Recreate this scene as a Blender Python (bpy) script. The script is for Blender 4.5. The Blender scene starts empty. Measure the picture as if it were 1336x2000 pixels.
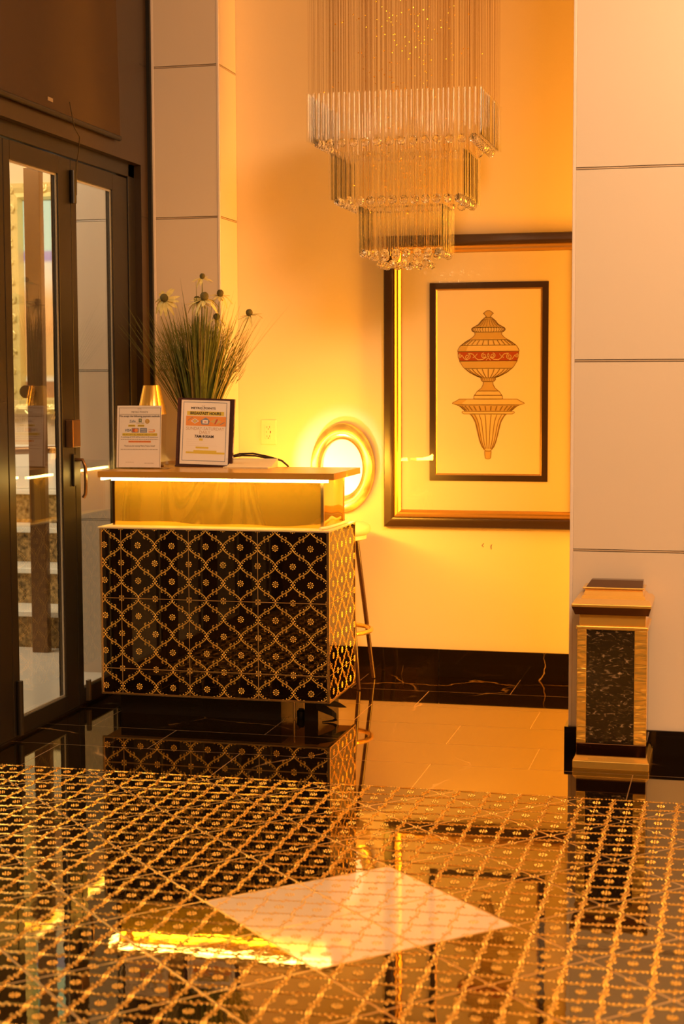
import bpy, bmesh, math, random
from mathutils import Vector, Matrix
random.seed(7)
S = bpy.context.scene
COL = S.collection
PI = math.pi

# ------------------------------------------------------------------ camera
FPX = 3145.3
cam_d = bpy.data.cameras.new('camera')
cam = bpy.data.objects.new('camera', cam_d); COL.objects.link(cam)
pitch, yaw, roll, EYE = 0.08188, 0.24036, -0.00359, 1.441
F = Vector((-math.sin(yaw)*math.cos(pitch), math.cos(yaw)*math.cos(pitch), -math.sin(pitch)))
Rt = Vector((math.cos(yaw), math.sin(yaw), 0)); Up = Rt.cross(F)
c_, s_ = math.cos(roll), math.sin(roll)
Rt, Up = c_*Rt + s_*Up, -s_*Rt + c_*Up
cam.matrix_world = Matrix(((Rt.x, Up.x, -F.x, 0), (Rt.y, Up.y, -F.y, 0), (Rt.z, Up.z, -F.z, EYE), (0, 0, 0, 1)))
cam_d.sensor_fit = 'VERTICAL'; cam_d.sensor_height = 36; cam_d.sensor_width = 24
cam_d.lens = FPX/2000*36
cam_d.clip_start = 0.05
cam_d.dof.use_dof = True; cam_d.dof.focus_distance = 6.75; cam_d.dof.aperture_fstop = 3.2
S.camera = cam

# ------------------------------------------------------------------ world, lights, exposure
W = bpy.data.worlds.new('world'); S.world = W; W.use_nodes = True
W.node_tree.nodes['Background'].inputs[0].default_value = (1.0, 0.62, 0.36, 1)
W.node_tree.nodes['Background'].inputs[1].default_value = 0.10
S.view_settings.view_transform = 'Standard'; S.view_settings.look = 'None'
S.view_settings.gamma = 1; S.view_settings.use_curve_mapping = False
S.view_settings.exposure = 0.0

AMBER = (1.0, 0.38, 0.025)
PEACH = (1.0, 0.60, 0.30)
def area(name, loc, target, sx, sy, power, color, spread=180):
    d = bpy.data.lights.new(name, 'AREA'); d.shape = 'RECTANGLE'; d.size = sx; d.size_y = sy
    d.energy = power; d.color = color; d.spread = math.radians(spread)
    o = bpy.data.objects.new(name, d); COL.objects.link(o); o.location = loc
    o.rotation_euler = (Vector(target)-Vector(loc)).to_track_quat('-Z', 'Y').to_euler()
    return o
def spot(name, loc, target, power, color, ang, blend=0.5, r=0.03):
    d = bpy.data.lights.new(name, 'SPOT'); d.energy = power; d.color = color
    d.spot_size = math.radians(ang); d.spot_blend = blend; d.shadow_soft_size = r
    o = bpy.data.objects.new(name, d); COL.objects.link(o); o.location = loc
    o.rotation_euler = (Vector(target)-Vector(loc)).to_track_quat('-Z', 'Y').to_euler()
    return o
# ceiling downlights of the foyer
area('foyer_ceiling_light', (0.7, 3.4, 3.8), (-0.6, 6.6, 1.2), 1.6, 1.6, 225, PEACH)
area('foyer_ceiling_light', (-0.8, 1.0, 3.8), (-0.8, 1.0, 0), 2.0, 2.0, 40, PEACH)
# amber wash lights in the alcove behind the right column
area('alcove_amber_light', (0.95, 6.95, 1.35), (-1.3, 7.6, 1.1), 0.4, 2.2, 160, AMBER)
# amber strip under the back edge of the counter, washing the rear wall
area('counter_back_light', (-1.95, 6.93, 1.02), (-1.35, 7.66, 1.0), 0.9, 0.03, 21, (1.0, 0.42, 0.03))
# warm white task light behind the counter, aimed at the wall
spot('counter_task_light', (-2.02, 7.18, 0.78), (-1.915, 7.65, 1.01), 12, (0.92, 0.86, 0.88), 44, 0.2)
# lights of the stair hall beyond the glass doors
area('hall_ceiling_light', (-4.3, 7.2, 3.25), (-4.2, 8.2, 0), 1.4, 1.2, 120, (1.0, 0.76, 0.50))
area('hall_ceiling_light', (-4.3, 2.2, 3.25), (-3.9, 0.6, 0.6), 1.4, 1.2, 12, (1.0, 0.66, 0.40))

# ------------------------------------------------------------------ materials
def nmat(name):
    m = bpy.data.materials.new(name); m.use_nodes = True
    nt = m.node_tree; b = nt.nodes['Principled BSDF']
    return m, nt, b
def pmat(name, col, rough=0.5, metal=0.0, ior=1.5, bump=0, bscale=40, var=0.0, vscale=6, coat=0, emit=None, estr=0, detail=4, tint=None):
    m, nt, b = nmat(name)
    b.inputs['Base Color'].default_value = (*col, 1)
    b.inputs['Roughness'].default_value = rough; b.inputs['Metallic'].default_value = metal
    b.inputs['IOR'].default_value = ior; b.inputs['Coat Weight'].default_value = coat
    b.inputs['Coat Roughness'].default_value = 0.05
    if tint: b.inputs['Specular Tint'].default_value = (*tint, 1)
    if emit:
        b.inputs['Emission Color'].default_value = (*emit, 1); b.inputs['Emission Strength'].default_value = estr
    tc = nt.nodes.new('ShaderNodeTexCoord')
    if var:
        n = nt.nodes.new('ShaderNodeTexNoise'); n.inputs['Scale'].default_value = vscale; n.inputs['Detail'].default_value = detail
        nt.links.new(tc.outputs['Object'], n.inputs['Vector'])
        r = nt.nodes.new('ShaderNodeValToRGB')
        r.color_ramp.elements[0].position = 0.3; r.color_ramp.elements[1].position = 0.7
        r.color_ramp.elements[0].color = (*[max(0, c*(1-var)) for c in col], 1)
        r.color_ramp.elements[1].color = (*[min(1, c*(1+var)) for c in col], 1)
        nt.links.new(n.outputs['Fac'], r.inputs['Fac']); nt.links.new(r.outputs['Color'], b.inputs['Base Color'])
    if bump:
        n = nt.nodes.new('ShaderNodeTexNoise'); n.inputs['Scale'].default_value = bscale; n.inputs['Detail'].default_value = 3
        nt.links.new(tc.outputs['Object'], n.inputs['Vector'])
        bp = nt.nodes.new('ShaderNodeBump'); bp.inputs['Strength'].default_value = bump; bp.inputs['Distance'].default_value = 0.01
        nt.links.new(n.outputs['Fac'], bp.inputs['Height']); nt.links.new(bp.outputs['Normal'], b.inputs['Normal'])
    return m
def marble(name, base, vein, rough=0.04, ior=1.9, scale=1.6, width=0.012, wave=0.0, fleck=False, tint=None):
    m, nt, b = nmat(name)
    b.inputs['Roughness'].default_value = rough; b.inputs['IOR'].default_value = ior
    if tint: b.inputs['Specular Tint'].default_value = (*tint, 1)
    tc = nt.nodes.new('ShaderNodeTexCoord')
    n = nt.nodes.new('ShaderNodeTexNoise'); n.inputs['Scale'].default_value = 2.5; n.inputs['Detail'].default_value = 5
    geo = nt.nodes.new('ShaderNodeNewGeometry')
    nt.links.new(geo.outputs['Position'], n.inputs['Vector'])
    mix = nt.nodes.new('ShaderNodeVectorMath'); mix.operation = 'MULTIPLY_ADD'
    mix.inputs[1].default_value = (0.35, 0.35, 0.35)
    nt.links.new(n.outputs['Color'], mix.inputs[0]); nt.links.new(geo.outputs['Position'], mix.inputs[2])
    v = nt.nodes.new('ShaderNodeTexVoronoi'); v.feature = 'DISTANCE_TO_EDGE'; v.inputs['Scale'].default_value = scale
    nt.links.new(mix.outputs[0], v.inputs['Vector'])
    r = nt.nodes.new('ShaderNodeValToRGB')
    r.color_ramp.elements[0].position = 0.0; r.color_ramp.elements[0].color = (1, 1, 1, 1)
    r.color_ramp.elements[1].position = width; r.color_ramp.elements[1].color = (0, 0, 0, 1)
    nt.links.new(v.outputs['Distance'], r.inputs['Fac'])
    n2 = nt.nodes.new('ShaderNodeTexNoise'); n2.inputs['Scale'].default_value = 3.0 if not fleck else 14
    n2.inputs['Detail'].default_value = 4
    nt.links.new(geo.outputs['Position'], n2.inputs['Vector'])
    r2 = nt.nodes.new('ShaderNodeValToRGB'); r2.color_ramp.elements[0].position = 0.45; r2.color_ramp.elements[1].position = 0.62
    nt.links.new(n2.outputs['Fac'], r2.inputs['Fac'])
    mu = nt.nodes.new('ShaderNodeMath'); mu.operation = 'MULTIPLY'
    nt.links.new(r.outputs['Color'], mu.inputs[0]); nt.links.new(r2.outputs['Color'], mu.inputs[1])
    mc = nt.nodes.new('ShaderNodeMix'); mc.data_type = 'RGBA'
    mc.inputs['A'].default_value = (*base, 1); mc.inputs['B'].default_value = (*vein, 1)
    nt.links.new(mu.outputs[0], mc.inputs['Factor'])
    nt.links.new(mc.outputs['Result'], b.inputs['Base Color'])
    if wave:
        nw = nt.nodes.new('ShaderNodeTexNoise'); nw.inputs['Scale'].default_value = 5; nw.inputs['Detail'].default_value = 1
        nt.links.new(geo.outputs['Position'], nw.inputs['Vector'])
        bp = nt.nodes.new('ShaderNodeBump'); bp.inputs['Strength'].default_value = wave; bp.inputs['Distance'].default_value = 0.01
        nt.links.new(nw.outputs['Fac'], bp.inputs['Height']); nt.links.new(bp.outputs['Normal'], b.inputs['Normal'])
    return m
def pane_mat(name, tint, ior):
    m = bpy.data.materials.new(name); m.use_nodes = True; nt = m.node_tree
    nt.nodes.remove(nt.nodes['Principled BSDF']); out = nt.nodes['Material Output']
    t = nt.nodes.new('ShaderNodeBsdfTransparent'); t.inputs[0].default_value = (*tint, 1)
    g = nt.nodes.new('ShaderNodeBsdfGlossy'); g.inputs['Roughness'].default_value = 0.0
    f = nt.nodes.new('ShaderNodeFresnel'); ge = nt.nodes.new('ShaderNodeNewGeometry'); mi = nt.nodes.new('ShaderNodeMix')
    mi.inputs[2].default_value = ior; mi.inputs[3].default_value = 1/ior     # same reflectance on both faces of a thin pane
    nt.links.new(ge.outputs['Backfacing'], mi.inputs[0]); nt.links.new(mi.outputs[0], f.inputs[0])
    mx = nt.nodes.new('ShaderNodeMixShader')
    nt.links.new(f.outputs[0], mx.inputs[0]); nt.links.new(t.outputs[0], mx.inputs[1]); nt.links.new(g.outputs[0], mx.inputs[2])
    nt.links.new(mx.outputs[0], out.inputs['Surface'])
    return m
def glass_mat(name, col=(1, 1, 1), ior=1.46, rough=0.0):
    m, nt, b = nmat(name)
    b.inputs['Base Color'].default_value = (*col, 1); b.inputs['Roughness'].default_value = rough
    b.inputs['IOR'].default_value = ior; b.inputs['Transmission Weight'].default_value = 1.0
    return m
M = {}
M['wall'] = pmat('wall_paint', (0.78, 0.65, 0.45), 0.55, bump=0.03, bscale=120)
M['panel'] = pmat('lacquered_wall_panel', (0.72, 0.62, 0.52), 0.32, bump=0.01, bscale=30)
M['trim'] = pmat('panel_trim', (0.55, 0.42, 0.30), 0.3)
M['reflection_strip'] = pmat('white_reflection_strip', (0.85, 0.82, 0.80), 0.3)  # pale trim of the pier reflection built behind the glass
M['corner'] = pmat('corner_trim', (0.80, 0.70, 0.64), 0.25)
M['groove'] = pmat('panel_joint', (0.16, 0.09, 0.045), 0.6)
M['dark_wall'] = pmat('dark_brown_cladding', (0.038, 0.022, 0.011), 0.38, bump=0.02, bscale=60)
M['dark_fabric'] = pmat('dark_blind_fabric', (0.058, 0.032, 0.015), 0.8, bump=0.08, bscale=400)
M['black'] = pmat('black_rubber', (0.006, 0.005, 0.004), 0.6)
M['bronze'] = pmat('dark_bronze_metal', (0.022, 0.017, 0.013), 0.36, metal=0.25, bump=0.01, bscale=200)
M['bronze_light'] = pmat('bronze_hardware', (0.22, 0.12, 0.055), 0.3, metal=0.8)
M['steel'] = pmat('satin_steel', (0.5, 0.45, 0.4), 0.3, metal=0.9)
M['gasket'] = pmat('silver_glazing_bead', (0.62, 0.60, 0.55), 0.25, metal=0.7)
M['marble'] = marble('black_marble', (0.008, 0.005, 0.0035), (0.45, 0.26, 0.11), 0.03, 6.0, 1.1, 0.006, wave=0.004, tint=(1, .84, .5))
M['base_marble'] = marble('black_marble_skirting', (0.010, 0.006, 0.004), (0.50, 0.32, 0.16), 0.06, 1.6, 1.7, 0.006)
def fleck_mat():
    m, nt, b = nmat('flecked_black_marble'); b.inputs['Roughness'].default_value = 0.12; b.inputs['IOR'].default_value = 1.6
    tc = nt.nodes.new('ShaderNodeTexCoord'); mp = nt.nodes.new('ShaderNodeMapping'); mp.inputs['Rotation'].default_value = (0, .5, 0); mp.inputs['Scale'].default_value = (20, 20, 46)
    n = nt.nodes.new('ShaderNodeTexNoise'); n.inputs['Scale'].default_value = 1.6; n.inputs['Detail'].default_value = 6; n.inputs['Distortion'].default_value = 1.6
    r = nt.nodes.new('ShaderNodeValToRGB'); cr = r.color_ramp
    cr.elements[0].position = .50; cr.elements[0].color = (.016, .009, .004, 1); cr.elements[1].position = .74; cr.elements[1].color = (.50, .36, .22, 1)
    e = cr.elements.new(.60); e.color = (.045, .027, .012, 1)
    nt.links.new(tc.outputs['Object'], mp.inputs['Vector']); nt.links.new(mp.outputs[0], n.inputs['Vector'])
    nt.links.new(n.outputs['Fac'], r.inputs['Fac']); nt.links.new(r.outputs['Color'], b.inputs['Base Color']); return m
M['bin_marble'] = fleck_mat()
M['tile'] = pmat('black_glazed_tile', (0.006, 0.003, 0.002), 0.02, ior=1.95, tint=(1, .8, .5))
M['floor_tile'] = pmat('black_glazed_floor_tile', (0.010, 0.006, 0.003), 0.02, ior=3.6, bump=0.022, bscale=15, tint=(1, .84, .5))
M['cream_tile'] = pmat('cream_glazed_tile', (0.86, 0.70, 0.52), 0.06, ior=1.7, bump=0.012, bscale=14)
M['gold'] = pmat('gold_relief', (0.95, 0.60, 0.13), 0.33, metal=0.85)
M['gold_floor'] = pmat('gold_floor_relief', (0.95, 0.58, 0.12), 0.26, metal=0.95)
M['gold_grout'] = pmat('gold_grout', (0.95, 0.68, 0.34), 0.28, metal=0.85)
M['dark_grout'] = pmat('tan_grout', (0.34, 0.22, 0.11), 0.5)
M['desk_grout'] = pmat('gold_brown_grout', (0.55, 0.34, 0.11), 0.4, metal=0.4)
M['brass'] = pmat('polished_brass', (1.0, 0.62, 0.13), 0.12, metal=0.72, bump=0.02, bscale=5)
def ripple_mat():
    m, nt, b = nmat('rippled_brass'); b.inputs['Base Color'].default_value = (1.0, 0.62, 0.12, 1); b.inputs['Roughness'].default_value = 0.12; b.inputs['Metallic'].default_value = 0.7
    g = nt.nodes.new('ShaderNodeNewGeometry'); mp = nt.nodes.new('ShaderNodeMapping'); mp.inputs['Scale'].default_value = (6, 6, 34)
    n = nt.nodes.new('ShaderNodeTexNoise'); n.inputs['Scale'].default_value = 1.5; n.inputs['Detail'].default_value = 1; n.inputs['Distortion'].default_value = .8
    bp = nt.nodes.new('ShaderNodeBump'); bp.inputs['Strength'].default_value = .9; bp.inputs['Distance'].default_value = .006
    nt.links.new(g.outputs['Position'], mp.inputs['Vector']); nt.links.new(mp.outputs[0], n.inputs['Vector'])
    nt.links.new(n.outputs['Fac'], bp.inputs['Height']); nt.links.new(bp.outputs['Normal'], b.inputs['Normal']); return m
M['brass_wavy'] = ripple_mat()
def sheet_mat():
    m, nt, b = nmat('warped_gold_mirror_sheet'); b.inputs['Base Color'].default_value = (1.0, 0.64, 0.07, 1)
    b.inputs['Roughness'].default_value = 0.05; b.inputs['Metallic'].default_value = 0.78
    g = nt.nodes.new('ShaderNodeNewGeometry'); mp = nt.nodes.new('ShaderNodeMapping'); mp.inputs['Scale'].default_value = (1, 1, .55)
    n = nt.nodes.new('ShaderNodeTexNoise'); n.inputs['Scale'].default_value = 2.3; n.inputs['Detail'].default_value = 0.0; n.inputs['Distortion'].default_value = 0.5
    bp = nt.nodes.new('ShaderNodeBump'); bp.inputs['Strength'].default_value = 1.0; bp.inputs['Distance'].default_value = 0.05
    nt.links.new(g.outputs['Position'], mp.inputs['Vector']); nt.links.new(mp.outputs[0], n.inputs['Vector'])
    nt.links.new(n.outputs['Fac'], bp.inputs['Height']); nt.links.new(bp.outputs['Normal'], b.inputs['Normal']); return m
M['brass_sheet'] = sheet_mat()
M['brass_trim'] = pmat('pale_brass_trim', (0.95, 0.72, 0.40), 0.25, metal=1.0)
M['brass_dark'] = pmat('dark_bronzed_brass', (0.16, 0.075, 0.03), 0.12, metal=1.0)
M['aged_brass'] = pmat('aged_brass', (0.95, 0.62, 0.17), 0.20, metal=0.75, var=0.35, vscale=14, bump=0.05, bscale=12)
M['counter'] = pmat('tan_laminate', (0.52, 0.27, 0.045), 0.25, var=0.08, vscale=3)
M['ledge'] = pmat('cream_ledge', (0.80, 0.66, 0.38), 0.2)
M['led'] = pmat('lit_led_strip', (1, 1, 1), 0.5, emit=(1.0, 0.62, 0.14), estr=42)
M['led_back'] = pmat('lit_led_tape', (1, 1, 1), 0.5, emit=(1.0, 0.62, 0.14), estr=30)
M['frame_black'] = pmat('dark_picture_frame', (0.045, 0.022, 0.008), 0.30, ior=1.7)
M['frame_gold'] = pmat('gilt_lip', (0.72, 0.42, 0.12), 0.3, metal=0.8)
M['mat_board'] = pmat('cream_mat_board', (0.78, 0.66, 0.46), 0.9)
M['paper'] = pmat('cream_paper', (0.80, 0.68, 0.46), 0.9)
M['ochre'] = pmat('ochre_ink', (0.56, 0.37, 0.11), 0.9)
M['ochre_l'] = pmat('pale_ochre_ink', (0.70, 0.52, 0.22), 0.9)
M['ochre_d'] = pmat('umber_ink', (0.24, 0.135, 0.03), 0.9)
M['red_ink'] = pmat('red_ink', (0.38, 0.06, 0.012), 0.9)
M['pane'] = pane_mat('door_glass', (0.93, 0.95, 0.93), 1.75)
M['picture_glass'] = pane_mat('picture_glass', (1, 1, 1), 1.45)
M['acrylic'] = pane_mat('clear_acrylic', (0.99, 0.98, 0.97), 1.25)
M['crystal'] = glass_mat('crystal_glass', (1, 1, 1), 1.47)
M['rod_glass'] = glass_mat('clear_rod_glass', (1, 1, 1), 1.36)
M['wire'] = pmat('chandelier_wire', (0.45, 0.27, 0.12), 0.3, metal=0.8)
M['bead'] = pmat('gold_bead', (1.0, 0.68, 0.2), 0.12, metal=1.0)
M['enamel'] = pmat('white_enamel', (0.92, 0.86, 0.82), 0.35)
M['white_print'] = pmat('white_paper', (0.97, 0.93, 0.93), 0.6)
M['ink'] = pmat('black_ink', (0.05, 0.04, 0.05), 0.7)
M['ink_grey'] = pmat('grey_ink', (0.36, 0.30, 0.29), 0.7)
M['ink_yellow'] = pmat('yellow_highlighter', (0.80, 0.66, 0.10), 0.7)
M['ink_orange'] = pmat('orange_ink', (0.88, 0.36, 0.10), 0.7)
M['ink_blue'] = pmat('blue_ink', (0.22, 0.27, 0.42), 0.7)
M['ink_red'] = pmat('red_print_ink', (0.60, 0.12, 0.08), 0.7)
M['ink_green'] = pmat('green_ink', (0.14, 0.22, 0.12), 0.7)
M['ink_tan'] = pmat('tan_ink', (0.62, 0.46, 0.34), 0.7)
M['plum'] = pmat('dark_plum_frame', (0.075, 0.035, 0.035), 0.2)
M['outlet'] = pmat('ivory_plastic', (0.78, 0.66, 0.44), 0.4)
M['slot'] = pmat('dark_slot', (0.12, 0.06, 0.02), 0.7)
M['cable'] = pmat('black_cable', (0.03, 0.018, 0.01), 0.45)
M['card'] = pmat('cream_card', (0.80, 0.66, 0.42), 0.7)
M['grass'] = pmat('artificial_grass', (0.115, 0.135, 0.018), 0.5, var=0.45, vscale=30)
M['grass_y'] = pmat('dry_grass', (0.30, 0.24, 0.06), 0.5, var=0.3, vscale=30)
M['petal'] = pmat('yellow_petal', (0.78, 0.66, 0.24), 0.6, var=0.2, vscale=40)
M['seed'] = pmat('green_brown_seed_head', (0.12, 0.10, 0.025), 0.8, bump=0.5, bscale=300)
M['pot'] = pmat('brown_pot', (0.20, 0.085, 0.025), 0.4, var=0.2, vscale=8)
M['leather'] = pmat('cream_vinyl', (0.82, 0.68, 0.42), 0.45, bump=0.05, bscale=80)
M['dark_leg'] = pmat('dark_lacquered_leg', (0.055, 0.022, 0.010), 0.12, ior=1.8)
M['film'] = pmat('black_plastic_film', (0.008, 0.006, 0.005), 0.25)
M['plinth'] = pmat('black_plinth', (0.012, 0.008, 0.006), 0.2)
M['rope'] = pmat('white_cable_sheath', (0.85, 0.75, 0.55), 0.4)
M['hall_wall'] = pmat('hall_wall_paint', (0.78, 0.62, 0.42), 0.6)
M['hall_floor'] = pmat('hall_pale_floor', (0.62, 0.58, 0.52), 0.15)
M['gilt'] = pmat('pale_gilt', (0.80, 0.70, 0.32), 0.35, metal=0.4, bump=0.4, bscale=60)
M['tread'] = pmat('white_stone_tread', (0.80, 0.80, 0.74), 0.2)
M['riser'] = pmat('gold_pattern_riser', (0.30, 0.20, 0.08), 0.35, metal=0.3, var=0.8, vscale=45, bump=0.4, bscale=70)
M['ceiling'] = pmat('ceiling_paint', (0.70, 0.62, 0.52), 0.7)

# ------------------------------------------------------------------ mesh helpers
def wloc(o):
    v = Vector((0, 0, 0))
    while o is not None:
        v += o.location; o = o.parent
    return v
class MB:
    def __init__(s): s.v = []; s.f = []; s.m = []; s.cur = 0
    def add(s, vs, fs):
        n = len(s.v); s.v += [tuple(p) for p in vs]
        s.f += [tuple(i+n for i in f) for f in fs]; s.m += [s.cur]*len(fs); return s
    def box(s, x0, x1, y0, y1, z0, z1):
        return s.add([(x0,y0,z0),(x1,y0,z0),(x1,y1,z0),(x0,y1,z0),(x0,y0,z1),(x1,y0,z1),(x1,y1,z1),(x0,y1,z1)],
                     [(0,3,2,1),(4,5,6,7),(0,1,5,4),(1,2,6,5),(2,3,7,6),(3,0,4,7)])
    def frustum(s, b, t, z0, z1):   # b,t = (x0,x1,y0,y1)
        return s.add([(b[0],b[2],z0),(b[1],b[2],z0),(b[1],b[3],z0),(b[0],b[3],z0),(t[0],t[2],z1),(t[1],t[2],z1),(t[1],t[3],z1),(t[0],t[3],z1)],
                     [(0,3,2,1),(4,5,6,7),(0,1,5,4),(1,2,6,5),(2,3,7,6),(3,0,4,7)])
    def prism(s, poly, d0, d1, plane='xz'):     # polygon extruded between two depths
        n = len(poly); mk = {'xz': lambda a,b,d: (a,d,b), 'yz': lambda a,b,d: (d,a,b), 'xy': lambda a,b,d: (a,b,d)}[plane]
        vs = [mk(a,b,d0) for a,b in poly]+[mk(a,b,d1) for a,b in poly]
        fs = [tuple(range(n)), tuple(range(2*n-1, n-1, -1))]+[(i, i+n, (i+1) % n+n, (i+1) % n) for i in range(n)]
        return s.add(vs, fs)
    def tube(s, pts, r, n=8, cap=True, r1=None):
        pts = [Vector(p) for p in pts]; k = len(pts); vs = []; prev = None
        for i, p in enumerate(pts):
            d = (pts[min(i+1, k-1)]-pts[max(i-1, 0)]).normalized()
            if prev is None:
                a = d.cross(Vector((0, 0, 1)));
                if a.length < 1e-3: a = d.cross(Vector((1, 0, 0)))
            else: a = prev - d*prev.dot(d)
            a.normalize(); prev = a; b = d.cross(a)
            rr = r if r1 is None else r+(r1-r)*i/(k-1)
            for j in range(n):
                t = 2*PI*j/n; vs.append(p+(a*math.cos(t)+b*math.sin(t))*rr)
        fs = [(i*n+j, i*n+(j+1) % n, (i+1)*n+(j+1) % n, (i+1)*n+j) for i in range(k-1) for j in range(n)]
        if cap: fs += [tuple(range(n-1, -1, -1)), tuple(range((k-1)*n, k*n))]
        return s.add(vs, fs)
    def lathe(s, prof, c=(0, 0, 0), n=24, sx=1, sy=1):
        vs = []; k = len(prof)
        for r, z in prof:
            for j in range(n):
                t = 2*PI*j/n; vs.append((c[0]+r*sx*math.cos(t), c[1]+r*sy*math.sin(t), c[2]+z))
        fs = [(i*n+j, i*n+(j+1) % n, (i+1)*n+(j+1) % n, (i+1)*n+j) for i in range(k-1) for j in range(n)]
        if prof[0][0] > 1e-5: fs.append(tuple(range(n-1, -1, -1)))
        if prof[-1][0] > 1e-5: fs.append(tuple(range((k-1)*n, k*n)))
        return s.add(vs, fs)
    def mesh(s, name, mats, off=(0, 0, 0), smooth=None):
        me = bpy.data.meshes.new(name)
        me.from_pydata([(v[0]-off[0], v[1]-off[1], v[2]-off[2]) for v in s.v], [], s.f)
        for m in (mats if isinstance(mats, (list, tuple)) else [mats]): me.materials.append(m)
        if any(s.m): me.polygons.foreach_set('material_index', s.m)
        bm = bmesh.new(); bm.from_mesh(me)
        bmesh.ops.remove_doubles(bm, verts=bm.verts, dist=1e-6)
        bmesh.ops.recalc_face_normals(bm, faces=bm.faces)
        if smooth is not None:
            lim = math.radians(smooth)
            for f in bm.faces: f.smooth = True
            for e in bm.edges:
                if len(e.link_faces) != 2 or e.calc_face_angle(0) > lim: e.smooth = False
        bm.to_mesh(me); bm.free(); me.update()
        return me
    def build(s, name, mats, parent=None, smooth=None, local=False, loc=None, bevel=0):
        off = Vector((0, 0, 0))
        if not local and parent is not None: off = wloc(parent)
        if loc is not None: off = Vector(loc)
        me = s.mesh(name, mats, off, smooth)
        o = bpy.data.objects.new(name, me); COL.objects.link(o)
        if parent is not None: o.parent = parent
        if loc is not None: o.location = Vector(loc)-(wloc(parent) if parent is not None else Vector((0,0,0)))
        if bevel:
            md = o.modifiers.new('bevel', 'BEVEL'); md.width = bevel; md.segments = 2; md.limit_method = 'ANGLE'
        return o
def new(name, me, parent=None, loc=(0, 0, 0), rot=(0, 0, 0)):
    o = bpy.data.objects.new(name, me); COL.objects.link(o); o.parent = parent
    o.location = loc; o.rotation_euler = rot; return o
def thing(name, label, cat, loc=(0, 0, 0), group=None, rot=(0, 0, 0)):
    o = bpy.data.objects.new(name, None); COL.objects.link(o); o.location = loc; o.rotation_euler = rot
    o.empty_display_size = 0.1
    o['label'] = label; o['category'] = cat
    if group: o['group'] = group
    return o
def tag(o, label, cat, group=None):
    o['label'] = label; o['category'] = cat
    if group: o['group'] = group
    return o
def struct(o, label=None, cat=None):
    o['kind'] = 'structure'
    if label: o['label'] = label
    if cat: o['category'] = cat
    return o
def B(*a): return MB().box(*a)

# ------------------------------------------------------------------ tile tracery (ogee lattice in gold relief)
T = 0.305; U = T/4
def dome(mb, x, y, r, h, n=6):
    vs = [(x+r*math.cos(2*PI*i/n), y+r*math.sin(2*PI*i/n), 0) for i in range(n)]
    vs += [(x+.6*r*math.cos(2*PI*i/n), y+.6*r*math.sin(2*PI*i/n), h*.75) for i in range(n)]+[(x, y, h)]
    mb.add(vs, [(i, (i+1) % n, n+(i+1) % n, n+i) for i in range(n)]+[(n+i, n+(i+1) % n, 2*n) for i in range(n)])
def ribbon(mb, pts, w, h):
    k = len(pts); vs = []
    for i, (x, y) in enumerate(pts):
        x0, y0 = pts[max(i-1, 0)]; x1, y1 = pts[min(i+1, k-1)]
        dx, dy = x1-x0, y1-y0; l = math.hypot(dx, dy) or 1; nx, ny = -dy/l, dx/l
        ww = w*(0.45+0.55*math.sin(PI*min(1, max(0.08, i/(k-1)))))
        vs += [(x+nx*ww, y+ny*ww, 0), (x, y, h), (x-nx*ww, y-ny*ww, 0)]
    fs = []
    for i in range(k-1):
        a = 3*i; fs += [(a, a+1, a+4, a+3), (a+1, a+2, a+5, a+4)]
    mb.add(vs, fs)
def tracery_full(kw=1.0, kh=1.0):
    mb = MB()
    def ogee(x0, y0, sx, t): return (x0+sx*U*(.45*(1-math.cos(PI*t))/2+.55*(6*t**5-15*t**4+10*t**3)), y0+U*t)
    R = range(-1, 6)
    for a in R:
        for b in R:
            x, y = a*U, b*U
            if (a+b) % 2 == 0:
                if not (-.02 < x < T+.02 and -.02 < y < T+.02): continue
                for i in range(8):
                    t = 2*PI*i/8; dome(mb, x+.0112*math.cos(t), y+.0112*math.sin(t), .0034, .0020*kh)
                for i in range(6):
                    t = 2*PI*i/6; dome(mb, x+.0045*math.cos(t), y+.0045*math.sin(t), .0020, .0015, 5)
            else:
                for i in range(4):
                    t = PI/2*i; dome(mb, x+.0062*math.cos(t), y+.0062*math.sin(t), .0040*kw, .0022*kh, 5)
                for sx in (-1, 1):
                    if not (-U-.01 < x+sx*U < T+U+.01): continue
                    h1 = [ogee(x, y, sx, .10+.42*i/8) for i in range(9)]
                    h2 = [ogee(x, y, sx, .48+.42*i/8) for i in range(9)]
                    # curls at the middle of the segment
                    mx, my = h1[-1]
                    for pts, sg in ((h1, 1), (h2[::-1], -1)):
                        ex, ey = pts[-1]; dx, dy = ex-pts[-2][0], ey-pts[-2][1]; an = math.atan2(dy, dx)
                        side = sg*sx*(-1)*sg
                        curl = []; px, py = ex, ey
                        for q in range(7):
                            an += side*0.62; st = .0042*(1-.09*q); px += st*math.cos(an); py += st*math.sin(an); curl.append((px, py))
                        ribbon(mb, pts+curl, .0030*kw, .0013*kh)
                        for i in (2, 4, 6):
                            ax, ay = pts[i]; bx, by = pts[i+1]; l = math.hypot(bx-ax, by-ay)
                            nx, ny = -(by-ay)/l*side, (bx-ax)/l*side
                            dome(mb, ax+nx*.0070, ay+ny*.0070, .0028*kw, .0014*kh, 5)
    return mb
_TR = {'gold': tracery_full(), 'gold_floor': tracery_full(1.22, 2.0)}
_trc = {}
def clip_mesh(me, planes):
    bm = bmesh.new(); bm.from_mesh(me)
    for co, no in planes:
        bmesh.ops.bisect_plane(bm, geom=bm.verts[:]+bm.edges[:]+bm.faces[:], plane_co=co, plane_no=no, clear_outer=True)
    for f in bm.faces: f.smooth = True
    bm.to_mesh(me); bm.free(); me.update()
    return me
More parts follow.
